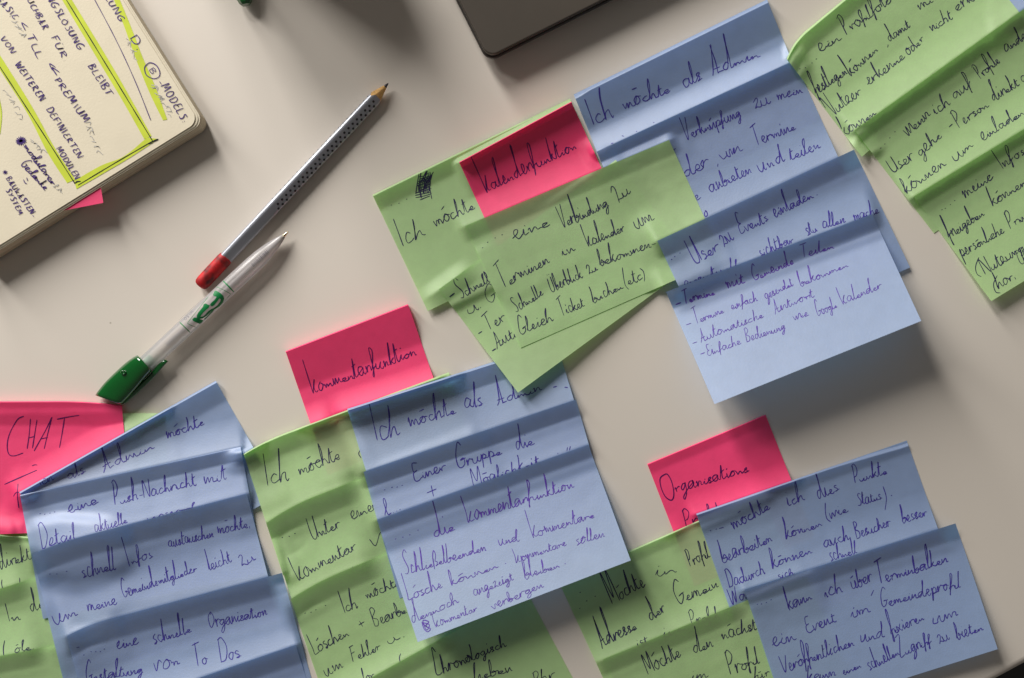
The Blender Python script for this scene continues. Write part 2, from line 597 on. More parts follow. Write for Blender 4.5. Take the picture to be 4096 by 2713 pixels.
class Note:
    def __init__(s, key, color, TL, TR, BR, BL, label, band=(10, 2.4, 18), lift=None, bow=None, bowr=None,
                 bumps=(), lip=None, ink='ink_blue', win=(0.0, 1.0), close=None):
        s.key, s.color, s.label = key, color, label
        s.c = [np.array(q, float) for q in (TL, TR, BR, BL)]
        s.band, s.lift_p, s.bow, s.bowr, s.bumps, s.lip, s.inkm = band, lift, bow, bowr, bumps, lip, ink
        s.ink = Ink()
        s.win = win
        s.close = close
        s.wpx = np.linalg.norm(s.c[1] - s.c[0])
        s.hpx = np.linalg.norm(s.c[3] - s.c[0])
        s.vdir = (s.c[3] - s.c[0]) / s.hpx
        NOTES.append(s)

    def shift(s, u, v):
        o = 0 * u
        if s.bow:
            o = o + s.bow[0] * np.clip(1 - u / s.bow[1], 0, 1) ** 2 * np.clip(1 - v, 0, 1) ** 3
        if s.bowr:
            o = o + s.bowr[0] * np.clip(1 - (1 - u) / s.bowr[1], 0, 1) ** 2 * np.clip(1 - v, 0, 1) ** 3
        return o

    def pix(s, u, v):
        TL, TR, BR, BL = s.c
        o = s.shift(u, v)
        r = []
        for i in (0, 1):
            r.append(TL[i] * (1 - u) * (1 - v) + TR[i] * u * (1 - v) + BR[i] * u * v + BL[i] * (1 - u) * v + o * s.vdir[i])
        return r

    def inv(s, x, y):
        TL, TR, BR, BL = s.c
        u = 0 * x + .5; v = 0 * x + .5
        for _ in range(6):
            X, Y = s.pix(u, v)
            du = (TR - TL)[:, None] * (1 - v) + (BR - BL)[:, None] * v
            dv = (BL - TL)[:, None] * (1 - u) + (BR - TR)[:, None] * u
            ex, ey = x - X, y - Y
            det = du[0] * dv[1] - du[1] * dv[0]
            u = u + (ex * dv[1] - ey * dv[0]) / det
            v = v + (du[0] * ey - du[1] * ex) / det
        return u, v

    def ridge(s, x, y):
        """height the folded-up top strip of this note gives the paper at a pixel"""
        if not s.band:
            return 0 * x
        TL, TR, BR, BL = s.c
        e = (TR - TL) / s.wpx
        rx, ry = x - TL[0], y - TL[1]
        a = (rx * e[0] + ry * e[1]) / s.wpx
        n = np.array([-e[1], e[0]])
        t = (rx * n[0] + ry * n[1]) * S * 1000.0 - s.shift(a, 0 * a) * S * 1000
        w, h, rise = s.band
        h = h * 1.75
        rise = rise * 1.5
        k = 1.0
        r0 = 0.5 * (w + math.sqrt(w * w + k * k))
        down = h / r0 * 0.5 * ((w - t) + np.sqrt((w - t) ** 2 + k * k))
        tail = sst(1 - (t - w - 8) / 30)
        upv = h * np.clip((t + rise) / rise, 0, 1) ** 1.7
        r = np.where(t >= 0, down * tail, upv)
        out = np.maximum(np.maximum(s.win[0] - a, a - s.win[1]), 0) * s.wpx * S * 1000
        return r * sst(1 - out / (6.0 if s.win == (0.0, 1.0) else 14.0)) / 1000.0

    def zsample(s, u, v):
        gu = np.clip(u, 0, 1) * NU; gv = np.clip(v, 0, 1) ** (1 / 1.35) * NV
        i = np.clip(gu.astype(int), 0, NU - 1); j = np.clip(gv.astype(int), 0, NV - 1)
        fu, fv = gu - i, gv - j
        Z = s.Z
        return (Z[j, i] * (1 - fu) * (1 - fv) + Z[j, i + 1] * fu * (1 - fv) + Z[j + 1, i] * (1 - fu) * fv + Z[j + 1, i + 1] * fu * fv)

    def build(s, placed):
        u, v = np.meshgrid(np.linspace(0, 1, NU + 1), np.linspace(0, 1, NV + 1) ** 1.35)
        X, Y = s.pix(u, v)
        H = 0 * X
        for n in NOTES:
            if ORDER.index(n.key) >= ORDER.index(s.key):
                H = np.maximum(H, n.ridge(X, Y))
        if s.close:
            H = H * np.clip(v * s.hpx * S * 1000 / s.close, 0.03, 1) ** .8
        z = H + 0.00025
        if s.lift_p:
            aL, aR, v0, p = s.lift_p
            z = z + (aL * (1 - u) ** (1.6 if aR < 2 else 1) + aR * u) / 1000 * np.clip((v - v0) / (1 - v0), 0, 1) ** p
        for (bu, bv, su, sv, am) in s.bumps:
            z = z + am / 1000 * np.exp(-((u - bu) / su) ** 2 - ((v - bv) / sv) ** 2)
        if s.lip:
            lw, lh, uL, uR = s.lip       # mm wide, mm high, weight at the left and right end
            vm = v * s.hpx * S * 1000
            wt = uL * np.clip(1 - u / .16, 0, 1) + uR * np.clip(1 - (1 - u) / .4, 0, 1) + .12
            z = z - lh / 1000 * wt * np.clip(1 - vm / (lw * np.clip(wt, .15, 1) + .2), 0, 1)
        z = np.maximum(z, 0.00025)
        low = 0 * X - 1
        for n in placed:
            for dx, dy in ((0, 0), (9, 0), (-9, 0), (0, 9), (0, -9)):
                uu, vv = n.inv((X + dx).ravel(), (Y + dy).ravel())
                ok = (uu > -.002) & (uu < 1.002) & (vv > -.002) & (vv < 1.002)
                if ok.any():
                    zz = np.where(ok, n.zsample(uu, vv), -1).reshape(X.shape)
                    low = np.maximum(low, zz)
        # the sheet bridges the steps under it instead of following them
        low = np.maximum(low - z, 0)
        A = np.pad(low, ((5, 5), (3, 3)), 'edge')
        mx = low.copy()
        for dj in range(-5, 6):
            for di in range(-3, 4):
                mx = np.maximum(mx, A[5 + dj:5 + dj + NV + 1, 3 + di:3 + di + NU + 1])
        for _ in range(2):
            A = np.pad(mx, ((2, 2), (1, 1)), 'edge')
            mx = sum(A[2 + dj:2 + dj + NV + 1, 1 + di:1 + di + NU + 1] for dj in range(-2, 3) for di in range(-1, 2)) / 15.0
        z = z + np.maximum(mx, low) + 0.00016
        s.Z = z
        co = PA(X, Y, z).reshape(-1, 3)
        w1 = NU + 1
        fs = [(j * w1 + i, (j + 1) * w1 + i, (j + 1) * w1 + i + 1, j * w1 + i + 1) for j in range(NV) for i in range(NU)]
        s.obj = mesh_obj('sticky_note', co, fs, M[s.color], None, True)
        tag(s.obj, s.label, 'sticky note', 'sticky notes laid out over the table')
        placed.append(s)

    def write(s):
        def surf(x, y):
            u, v = s.inv(x, y)
            return PA(x, y, s.zsample(u, v) + 0.00009)

        def inside(x, y):
            u, v = s.inv(x, y)
            return (u > .004) & (u < .996) & (v > .004) & (v < .996)
        s.ink.build('handwriting', M[s.inkm], surf, s.obj, inside)


N = {}


def note(key, *a, **k):
    N[key] = Note(key, *a, **k)
    return N[key].ink


# ---- left side: CHAT group
i = note('GL0', 'green', (-200, 1660), (662, 1653), (690, 2172), (-190, 2180),
         'pale green note under the pink CHAT note, only a sliver showing by the pen cap', band=None)
i = note('GL1', 'green', (-480, 2100), (396, 2170), (370, 2690), (-500, 2630),
         'green note below the pink CHAT note with the word direkt', band=(9, 2, 12), ink='ink_dark', win=(0.4, 0.55), close=0.6)
i.word('K', 'direkt', 0, 432, 238, 350, 60, 150)
i.line('K', [(15, 508), (12, 540), (20, 580)]); i.line('K', [(148, 495), (150, 535)])
i = note('PC', 'pink', (-42, 1606), (487, 1604), (525, 2118), (-20, 2138),
         'pink note with the word CHAT in capitals', band=(14, 2.6, 5), bowr=(17, .5), lift=(1.5, 0, .2, 1.4), ink='ink_plum', close=0.3)
i.line('J', [(205, 355), (150, 385), (85, 500), (62, 600), (75, 680), (120, 697), (200, 672)], 4.6)
i.line('J', [(262, 378), (250, 520), (233, 637)], 4.6); i.line('J', [(318, 385), (300, 500), (279, 632)], 4.6)
i.line('J', [(240, 545), (300, 528)], 4.6)
i.line('J', [(448, 362), (390, 480), (293, 655)], 4.6); i.line('J', [(446, 365), (412, 500), (380, 636)], 4.6)
i.line('J', [(345, 552), (412, 538)], 4.6)
i.line('J', [(490, 382), (590, 362), (682, 348)], 5); i.line('J', [(555, 372), (535, 500), (512, 627)], 4.6)
i.line('J', [(38, 943), (180, 880), (318, 820)], 5); i.line('J', [(275, 783), (300, 774), (322, 777)])
i.line('J', [(155, 935), (150, 1040), (162, 1147)], 4.8); i.line('J', [(115, 1047), (140, 1012), (180, 1012)])
i = note('BS1', 'blue', (77, 1969), (863, 1524), (1119, 1978), (333, 2423),
         'blue note ending in Admin möchte, tilted steeply, against the pink CHAT note', band=(13, 2.2, 8), win=(0.0, 1.0), close=0.8)
i.word('J', 'Ich', 340, 960, 470, 900, 50, 130); i.word('J', 'als', 590, 905, 740, 840, 45, 110)
i.word('J', 'Admin', 892, 832, 1328, 628, 50, 175, w=4.6); i.word('J', 'möchte', 1440, 550, 1762, 425, 46, 150, w=4.6)

# ---- Kommentarfunktion group
i = note('PKm', 'pink', (1142, 1405), (1632, 1217), (1803, 1713), (1313, 1901),
         'pink note with the word Kommentarfunktion', band=(24, 3.6, 5), ink='ink_plum', close=0.3)
i.word('P', 'Kommentarfunktion', 1640, 1345, 2372, 1075, 52, 195, w=4.8)
i = note('GM1', 'green', (968, 1797), (1795, 1490), (1960, 1995), (1133, 2302),
         'green note with Ich möchte, first of the column beside the pink Kommentarfunktion note',
         band=(11, 2.4, 8), bow=(20, .22), bumps=[(.07, .3, .06, .1, -.9)], ink='ink_dark', win=(0.0, 0.38), close=0.7)
i.word('L', 'Ich', 176, 376, 325, 340, 62, 195, w=4.6); i.word('L', 'möchte', 385, 312, 642, 208, 48, 150, w=4.4)
i.line('L', [(757, 158), (750, 180), (765, 205)])
i = note('GM2', 'green', (1058, 2065), (1866, 1750), (2030, 2250), (1223, 2570),
         'green note reading Unter einem Kommentar', band=(12, 2.8, 20), bow=(28, .26), bumps=[(.08, .25, .06, .1, -.9)], ink='ink_dark', win=(0.0, 0.36))
i.dots('L', [(277, 697), (320, 690), (355, 672)])
i.word('L', 'Unter', 468, 712, 642, 632, 52, 115, w=4.4); i.word('L', 'einem', 708, 588, 900, 505, 46, 80)
i.word('L', 'Kommentar', 372, 965, 742, 765, 46, 130, w=4.4); i.word('L', 'v', 830, 752, 905, 722, 60)
i.line('L', [(713, 878), (715, 890)])
i = note('GM3', 'green', (1155, 2377), (1960, 2040), (2130, 2535), (1325, 2870),
         'green note reading Ich möchte Löschen + Bearbeiten', band=(11, 2.6, 20), bow=(22, .26), bumps=[(.08, .25, .06, .1, -.9)], ink='ink_dark', win=(0.0, 0.35))
i.dots('L', [(418, 1165), (455, 1160), (485, 1145), (545, 1118)])
i.word('L', 'Ich', 655, 1165, 748, 1130, 45, 120); i.word('L', 'möchte', 800, 1080, 1005, 990, 38, 110)
i.word('L', 'Löschen', 478, 1420, 692, 1300, 48, 140, w=4.4); i.word('L', '+', 752, 1265, 795, 1245, 42)
i.word('L', 'Bearbe', 850, 1250, 1050, 1160, 42, 95); i.word('L', 'um', 545, 1560, 662, 1500, 50)
i.word('L', 'Fehler', 715, 1465, 888, 1390, 40, 95); i.word('L', 'u.', 930, 1362, 1035, 1312, 40)
i.line('L', [(1010, 1415), (1002, 1440), (1006, 1468)]); i.word('L', 'lor', 785, 1590, 850, 1560, 30)
i = note('GM4', 'green', (1338, 2793), (2106, 2366), (2353, 2829), (1585, 3256),
         'green note with Chronologisch, shaded by the lifted blue note', band=(9, 2.0, 10), ink='ink_dark', win=(0.0, 0.55))
i.word('N', 'Chronologisch', 640, 1515, 1242, 1255, 56, 190, w=4.8); i.word('N', 'lieben', 960, 1560, 1300, 1470, 60, 150, w=4.6)
i.word('N', 'Phr', 1480, 1590, 1662, 1530, 50, 110)

# ---- Organisations group
i = note('PO', 'pink', (2589, 1856), (3062, 1659), (3255, 2148), (2779, 2345),
         'pink note with the word Organisations', band=(6, .8, 5), ink='ink_plum', close=0.3)
i.line('O', [(655, 415), (622, 440), (625, 490), (650, 545), (685, 565), (698, 530), (685, 460), (660, 418), (640, 425)], 5.2)
i.word('O', 'rganisations', 708, 525, 1122, 402, 38, 120, w=5)
i.word('O', 'Profil', 765, 722, 962, 655, 42, 110, w=4.8)
i = note('OG1', 'green', (2235, 2327), (3040, 1976), (3260, 2454), (2455, 2805),
         'green note reading Möchte im Profil Adresse der Gemeinde', band=(7, 1.2, 8), ink='ink_dark', win=(0.25, 0.55), close=0.6)
i.dots('O', [(168, 1175), (207, 1133), (255, 1107), (170, 1085)])
i.word('O', 'Möchte', 352, 1150, 538, 1045, 50, 150, w=5); i.word('O', 'in', 598, 998, 716, 972, 45)
i.word('O', 'Profil', 785, 940, 905, 885, 40, 110, w=4.6); i.word('O', 'Adresse', 290, 1395, 492, 1290, 45, 160, w=5.6)
i.word('O', 'der', 568, 1242, 655, 1188, 46, 130, w=5); i.word('O', 'Gemein', 722, 1158, 955, 1050, 50, 120, w=4.8)
i.word('O', 'ist', 495, 1400, 560, 1370, 30, 60); i.word('O', 'im', 640, 1345, 760, 1290, 35); i.word('O', 'Profil', 800, 1280, 950, 1220, 32, 80)
i = note('OB1', 'blue', (2785, 2055), (3627, 1763), (3802, 2258), (2960, 2550),
         'blue note reading möchte ich diese Punkte bearbeiten, right of the pink Organisations note',
         band=(7, 1.6, 8), lip=(2.8, 4.2, .0, 1.0), close=0.8)
i.dots('Q', [(220, 655), (255, 645)]); i.line('Q', [(272, 641), (302, 634)])
i.word('Q', 'möchte', 365, 652, 592, 515, 48, 135, w=5); i.word('Q', 'ich', 700, 505, 806, 465, 42, 120, w=4.6)
i.word('Q', 'dies', 885, 462, 1018, 402, 48, 150, w=4.6); i.word('Q', 'Punkte', 1110, 362, 1318, 300, 40, 125, w=4.6)
i.word('Q', 'bearbeiten', 300, 855, 606, 718, 46, 125, w=4.6); i.word('Q', 'können', 690, 705, 912, 622, 42, 115, w=4.6)
i.word('Q', '(wie', 938, 590, 1072, 535, 38, 100, w=4.6); i.word('Q', 'Status', 1135, 502, 1282, 455, 38, 85, w=4.6)
i.line('Q', [(1288, 380), (1308, 450), (1300, 528)]); i.dots('Q', [(1340, 437)])
i.word('Q', 'Dadurch', 335, 1008, 560, 918, 44, 90, w=4.6); i.word('Q', 'können', 605, 888, 852, 790, 42, 110, w=4.6)
i.word('Q', 'auch', 925, 760, 1082, 708, 46, 110, w=4.6); i.word('Q', 'Besucher', 1125, 705, 1338, 622, 44, 95, w=4.6)
i.word('Q', 'besser', 1410, 608, 1562, 560, 42, 95, w=4.6); i.word('Q', 'Wa', 345, 1112, 445, 1072, 46, 90, w=4.6)
i.word('Q', 'sich', 640, 960, 740, 925, 30, 60); i.word('Q', 'schnell', 960, 845, 1130, 790, 40, 110)
i = note('OG2', 'green', (2413, 2638), (3225, 2304), (3430, 2780), (2620, 3115),
         'green note reading Möchte den nächsten Profil', band=(9, 2.2, 12), ink='ink_dark', win=(0.0, 0.6))
i.word('O', 'Möchte', 552, 1545, 742, 1442, 46, 130, w=4.8); i.word('O', 'den', 815, 1428, 922, 1388, 42, 125, w=4.6)
i.word('O', 'nächst', 975, 1352, 1168, 1292, 40, 95, w=4.6); i.word('O', 'Profil', 1015, 1548, 1185, 1482, 42, 115, w=4.6)
i.word('O', 'für', 1150, 1580, 1240, 1555, 30, 60); i.word('O', 'im', 800, 1580, 890, 1560, 30)
i = note('OB2', 'blue', (2978, 2359), (3822, 2094), (3991, 2597), (3143, 2864),
         'blue note reading kann ich über Terminbalken ein Event im Gemeindeprofil', band=(9, 2.4, 16), lift=(2, 9, .12, 1.3))
i.dots('Q', [(510, 1110), (535, 1108), (565, 1100), (595, 1082)], 4.6)
i.word('Q', 'kann', 705, 1145, 852, 1078, 44, 115, w=4.8); i.word('Q', 'ich', 930, 1072, 1042, 1032, 44, 125, w=4.6)
i.word('Q', 'über', 1098, 1015, 1228, 965, 52, 100, w=4.8); i.word('Q', 'Terminbalken', 1262, 985, 1692, 848, 44, 160, w=5.2)
i.word('Q', 'ein', 605, 1375, 752, 1330, 66, w=4.6); i.word('Q', 'Event', 815, 1292, 1002, 1218, 50, 105, w=4.6)
i.word('Q', 'im', 1095, 1195, 1216, 1155, 38, w=4.6); i.line('Q', [(1213, 1058), (1230, 1022)])
i.word('Q', 'Gemeindeprofil', 1275, 1130, 1772, 1002, 46, 120, w=4.6)
i.word('Q', 'Veröffentlichen', 670, 1535, 1112, 1365, 46, 120, w=4.6); i.word('Q', 'und', 1150, 1345, 1302, 1310, 48, 105, w=4.6)
i.word('Q', 'fixieren', 1340, 1300, 1546, 1205, 42, 125, w=4.6); i.word('Q', 'um', 1605, 1235, 1756, 1175, 46, w=4.6)
i.word('Q', 'kann', 825, 1590, 1000, 1550, 42, 90, w=4.6); i.word('Q', 'einen', 1042, 1548, 1155, 1500, 34, w=4.4)
i.word('Q', 'schnellen', 1205, 1522, 1392, 1420, 44, 120, w=4.6); i.word('Q', 'Zugriff', 1395, 1435, 1592, 1355, 42, 100, w=4.6)
i.word('Q', 'zu', 1635, 1355, 1702, 1325, 42, w=4.6); i.word('Q', 'bieten', 1748, 1328, 1908, 1268, 40, 85, w=4.6)

# ---- blue notes of the Kommentarfunktion group
i = note('BM1', 'blue', (1389, 1636), (2225, 1367), (2377, 1869), (1541, 2138),
         'blue note reading Ich möchte als Admin under the tip of a green note', band=(13, 2.4, 8), lip=(1.0, 1.6, .6, 0), win=(0.0, 0.85), close=0.9)
i.word('M', 'Ich', 295, 525, 497, 470, 88, 245, w=5); i.word('M', 'möchte', 570, 415, 940, 300, 62, 200, w=5)
i.word('M', 'als', 1010, 272, 1152, 240, 75, 185, w=5); i.word('M', 'Admin', 1258, 235, 1618, 120, 50, 215, w=5.2)
i.line('M', [(1702, 98), (1732, 90)], 5.5); i.line('M', [(1792, 97), (1818, 100)], 5.5); i.line('M', [(1828, 108), (1852, 98)], 5.5)
i = note('BM2', 'blue', (1454, 1888), (2304, 1599), (2449, 2105), (1599, 2394),
         'blue note reading Einer Gruppe die', band=(11, 2.8, 22))
i.dots('M', [(372, 907), (430, 887), (470, 885), (510, 872)], 5)
i.word('M', 'Einer', 608, 848, 862, 742, 56, 125, w=5); i.word('M', 'Gruppe', 950, 740, 1302, 622, 56, 150, w=5)
i.word('M', 'die', 1412, 592, 1552, 545, 50, 145, w=5); i.word('M', 'l...', 375, 1115, 505, 1060, 40, 120, w=4.6)
i.word('M', '+', 705, 985, 800, 955, 78, w=5); i.word('M', 'Möglichkeit', 1075, 885, 1600, 705, 52, 125, w=4.8)
i.line('M', [(1735, 615), (1742, 625)]); i.line('M', [(1815, 570), (1810, 600)]); i.line('M', [(1838, 562), (1830, 595)])
i = note('BM3', 'blue', (1508, 2080), (2353, 1779), (2523, 2242), (1671, 2569),
         'pale blue note reading die Kommentarfunktion, its lower edge curling up off the table',
         band=(8, 2.0, 20), lift=(21, 20, .10, 1.2), ink='ink_violet')
i.dots('M', [(458, 1295), (515, 1280), (570, 1262), (635, 1225)], 4.6)
i.word('M', 'die', 765, 1285, 930, 1222, 58, 235, w=4.8); i.word('M', 'Kommentarfunktion', 1020, 1165, 1868, 888, 58, 195, w=4.6)
i.word('N', 'Schließelbeenden', 365, 648, 1072, 432, 54, 165, w=4.2); i.word('N', 'und', 1178, 395, 1350, 350, 56, 120, w=4)
i.word('N', 'Kommentare', 1455, 330, 2002, 148, 50, 180, w=4)
i.word('N', 'Lösche', 400, 870, 692, 748, 58, 185, w=4); i.word('N', 'können', 762, 738, 1172, 578, 44, 130, w=3.8)
i.dots('N', [(1232, 547)], 4); i.word('N', 'Kommentare', 1320, 545, 1758, 388, 44, 115, w=3.8)
i.word('N', 'sollen', 1840, 390, 2092, 312, 52, 135, w=3.8)
i.word('N', 'dennoch', 432, 1062, 832, 882, 50, 140, w=3.8); i.word('N', 'angezeigt', 965, 828, 1302, 690, 48, 110, w=3.8)
i.word('N', 'bleiben', 1400, 680, 1702, 578, 46, 140, w=3.8); i.dots('N', [(1745, 548)], 4)
i.line('N', [(510, 1050), (530, 1110), (560, 1135), (585, 1110), (545, 1085), (570, 1050), (520, 1040), (550, 1120), (575, 1075), (515, 1060), (560, 1100)], 5)
i.word('N', 'Kommentar', 625, 1098, 992, 952, 42, 120, w=3.8); i.word('N', 'verbergen', 1118, 948, 1562, 748, 48, 110, w=3.8)

# ---- lower left blue and green stack
i = note('GL2', 'green', (-500, 2513), (337, 2250), (490, 2750), (-350, 3010),
         'green note beginning In der, tucked under the blue stack', band=(10, 2.2, 16), ink='ink_dark', win=(0.4, 0.65))
i.word('K', 'In', 52, 835, 165, 810, 62, 130, w=4.4); i.word('K', 'der', 235, 758, 380, 700, 56, 145, w=4.4)
i.line('K', [(35, 970), (25, 1030), (28, 1085)], 4.4); i.word('K', 'öle.', 112, 1065, 255, 1035, 36, 75)
i = note('GL3', 'green', (-500, 2722), (360, 2555), (460, 3050), (-400, 3220),
         'green note without visible writing beside the blue stack', band=(10, 2.2, 16), win=(0.4, 0.7))
i = note('BS2', 'blue', (80, 1981), (962, 1788), (1058, 2296), (172, 2476),
         'blue note reading eine Push-Nachricht mit Detail', band=(11, 2.2, 12), lip=(.8, 1.2, .3, .1))
i.dots('J', [(345, 1195), (385, 1200), (430, 1190), (470, 1180)], 4.6)
i.word('J', 'eine', 590, 1190, 852, 1102, 75, 140, w=4.8); i.word('J', 'Push-Nachricht', 985, 1120, 1690, 945, 55, 190, w=4.6)
i.word('J', 'mit', 1760, 945, 1958, 892, 55, 175, w=4.4)
i.word('K', 'Detail', 315, 275, 585, 195, 52, 150, w=4.4); i.word('K', 'aktuelle', 720, 150, 968, 78, 45, 110, w=4.2); i.word('K', 'wird', 1120, 70, 1500, -20, 40, 80)
i = note('BS3', 'blue', (125, 2200), (987, 1975), (1117, 2480), (255, 2728),
         'blue note reading schnell Infos austauschen möchte', band=(12, 3.0, 22), bow=(18, .26), bumps=[(.06, .22, .05, .06, -.8)])
i.dots('K', [(378, 467), (430, 467), (505, 447)], 4.6)
i.word('K', 'schnell', 625, 498, 880, 430, 66, 205, w=4.2); i.word('K', 'Infos', 975, 408, 1160, 335, 52, 175, w=4.2)
i.word('K', 'austauschen', 1278, 265, 1622, 185, 50, 140, w=4.2); i.word('K', 'möchte,', 1650, 165, 1895, 110, 48, 150, w=4.2)
i.word('K', 'um', 415, 850, 595, 775, 80, w=4.4); i.word('K', 'meine', 665, 755, 888, 690, 58, w=4.4)
i.word('K', 'Gemeindemitglieder', 935, 645, 1495, 445, 46, 140, w=4.2); i.word('K', 'leicht', 1585, 440, 1755, 372, 48, 135, w=4.2)
i.word('K', 'zu', 1830, 408, 1935, 355, 62, w=4.4)
i = note('BS4', 'blue', (261, 2524), (1128, 2292), (1268, 2797), (401, 3050),
         'blue note reading eine schnelle Organisation von To Dos', band=(12, 3.0, 22), bow=(22, .2), bumps=[(.09, .2, .05, .06, -.8)])
i.dots('K', [(585, 1024), (596, 1021)], 7); i.dots('K', [(635, 1080), (690, 1055), (725, 1055), (760, 1055), (790, 1035)], 4.6)
i.word('K', 'eine', 885, 1038, 1052, 995, 70, 110, w=4.4); i.word('K', 'schnelle', 1165, 998, 1452, 905, 58, 185, w=4.4)
i.word('K', 'Organisation', 1585, 878, 2028, 775, 54, 105, w=4.2)
i.word('K', 'von', 1172, 1205, 1368, 1145, 62, w=4.4); i.word('K', 'To', 1480, 1172, 1578, 1145, 60, 170, w=4.6); i.word('K', 'Dos', 1672, 1135, 1825, 1095, 60, 140, w=4.6)
i.word('K', 'Gestaltung', 650, 1290, 1085, 1215, 50, 130, w=4.4)
i.line('K', [(505, 970), (492, 1005), (520, 1045)])
i = note('BS5', 'blue', (336, 2871), (1182, 2580), (1345, 3085), (500, 3375),
         'lowest blue note of the stack below To Dos, only its corner showing', band=(11, 3.0, 16))

# ---- Kalenderfunktion group
i = note('GA', 'green', (1490, 780), (2279, 395), (2500, 860), (1711, 1245),
         'green note with Ich möchte and a black scribble', band=(10, 2.4, 5), lift=(3, 0, .45, 1.8), ink='ink_dark', close=0.7)
i.dots('B', [(287, 903), (340, 890), (393, 862)], 5.5)
i.word('B', 'Ich', 362, 1192, 528, 1112, 70, 178, w=4.6); i.word('B', 'möchte', 595, 1060, 870, 925, 56, 140, w=4.6)
rs = random.Random(4)
for q in range(13):
    x_ = 462 + q * 7.5
    i.line('B', [(x_ + rs.uniform(10, 50), 668 + rs.uniform(-10, 60)), (x_ + rs.uniform(0, 14), 760 + rs.uniform(-15, 15)), (x_ + rs.uniform(-8, 18), 840 + rs.uniform(-40, 25))], 4.4)
for q in range(11):
    y_ = 690 + q * 16
    i.line('B', [(470 + rs.uniform(-20, 15), y_ + 18), (515, y_ + rs.uniform(0, 10)), (562 + rs.uniform(-10, 8), y_ - 10 + rs.uniform(-6, 6))], 4.2)
i = note('PK', 'pink', (1836, 649), (2285, 407), (2503, 885), (2055, 1127),
         'pink note with the word Kalenderfunktion', band=(22, 3.6, 5), ink='ink_plum', close=0.3)
i.word('B', 'Kalenderfunktion', 935, 822, 1578, 508, 52, 200, w=4.8)
i = note('BL1', 'blue', (2295, 378), (3068, -2), (3265, 486), (2492, 865),
         'blue note reading Ich möchte als Admin beside the pink Kalenderfunktion note',
         band=(22, 4.0, 5), lip=(2.4, 4.2, 1.0, .15), close=1.7)
i.word('I', 'Ich', 292, 872, 448, 805, 72, 200, w=4.8); i.word('I', 'möchte', 515, 765, 838, 635, 50, 165, w=4.8)
i.word('I', 'als', 935, 608, 1058, 548, 62, 175, w=4.8); i.word('I', 'Admin', 1128, 520, 1458, 392, 44, 190, w=5)
i.line('I', [(422, 997), (440, 992)], 5.5); i.line('I', [(498, 942), (513, 946)], 5.5); i.dots('I', [(600, 912), (720, 850)], 5)
i = note('BL2', 'blue', (2387, 607), (3178, 242), (3392, 716), (2607, 1082),
         'blue note reading Verknüpfung zu meinem, right of the green Verbindung note', band=(11, 3.2, 8))
i.word('I', 'Verknüpfung', 945, 972, 1330, 805, 50, 125, w=4.6); i.word('I', 'zu', 1425, 758, 1532, 715, 62, w=4.4); i.word('I', 'mein', 1580, 700, 1760, 640, 46, w=4.4)
i.line('I', [(852, 1045), (872, 1030)]); i.word('I', 'der', 938, 1232, 1112, 1150, 56, 150, w=4.6); i.word('I', ',', 1160, 1145, 1180, 1138, 40)
i.word('I', 'um', 1188, 1110, 1340, 1045, 55, w=4.6); i.word('I', 'Termine', 1425, 1018, 1708, 895, 52, 120, w=4.6)
i.word('I', 'anbieten', 1115, 1338, 1405, 1195, 52, 120, w=4.6); i.word('I', 'und', 1455, 1198, 1635, 1115, 60, 120, w=5.4)
i.word('I', 'teilen', 1670, 1112, 1880, 1025, 46, 120, w=4.6); i.word('I', 'e', 1000, 1395, 1045, 1380, 36); i.word('I', 'o', 1075, 1508, 1100, 1498, 34, w=5)
i = note('GB', 'green', (1756, 1158), (2463, 640), (2779, 1053), (2072, 1571),
         'green note listing Schnell and Auto, its lower corner lifted over the blue Admin note', band=(9, 2.0, 5), lift=(10, 1, .3, 1.3), ink='ink_dark', win=(0.0, 0.1))
i.line('C', [(690, 847), (726, 820)], 6); i.word('C', 'Schnell', 768, 862, 972, 740, 42, 115, w=4.6)
i.word('C', 'u.', 825, 965, 915, 915, 50, w=4.2); i.word('C', 'G', 955, 890, 1025, 860, 40, 95)
i.line('C', [(890, 1102), (916, 1085)], 6); i.word('C', 'Ter', 950, 1085, 1088, 1005, 42, 100, w=4.4)
i.line('C', [(985, 1222), (1012, 1205)], 6); i.word('C', 'Auto', 1018, 1200, 1180, 1110, 42, 110, w=4.4)
i = note('GC', 'green', (1861, 905), (2676, 560), (2893, 1036), (2083, 1392),
         'green note reading eine Verbindung zu Terminen im Kalender', band=(9, 2.0, 10), lift=(3, .2, .4, 1.4), ink='ink_dark')
i.dots('C', [(920, 505), (955, 467), (1007, 437), (1055, 415)], 5.5)
i.word('C', 'eine', 1135, 455, 1392, 345, 72, 100, w=4.8)
i.word('C', 'Verbindung', 1478, 370, 1795, 215, 52, 165, w=4.6); i.word('D', 'zu', 300, 365, 392, 292, 70, w=4.6)
i.word('C', 'Terminen', 1060, 790, 1388, 605, 50, 140, w=4.6); i.word('C', 'in', 1478, 565, 1562, 520, 40, 60, w=4.4)
i.word('C', 'Kalender', 1645, 500, 1912, 385, 38, 135, w=4.6); i.word('D', 'um', 425, 550, 552, 478, 56, w=4.4)
i.word('C', 'Schnelle', 1150, 955, 1345, 828, 44, 120, w=4.4); i.word('C', 'Überblick', 1400, 815, 1615, 708, 42, 110, w=4.4)
i.word('C', 'zu', 1655, 690, 1722, 655, 50, w=4.4); i.word('D', 'bekommen-', 175, 808, 565, 660, 46, 115, w=4.4)
i.word('C', 'Gleich', 1180, 1112, 1412, 1008, 44, 120, w=4.4); i.word('C', 'Ticket', 1470, 982, 1630, 905, 42, 105, w=4.4)
i.word('D', 'buchen', 130, 1060, 335, 958, 44, 125, w=4.4); i.word('D', '(etc).', 348, 948, 505, 880, 42, 100, w=4.2)
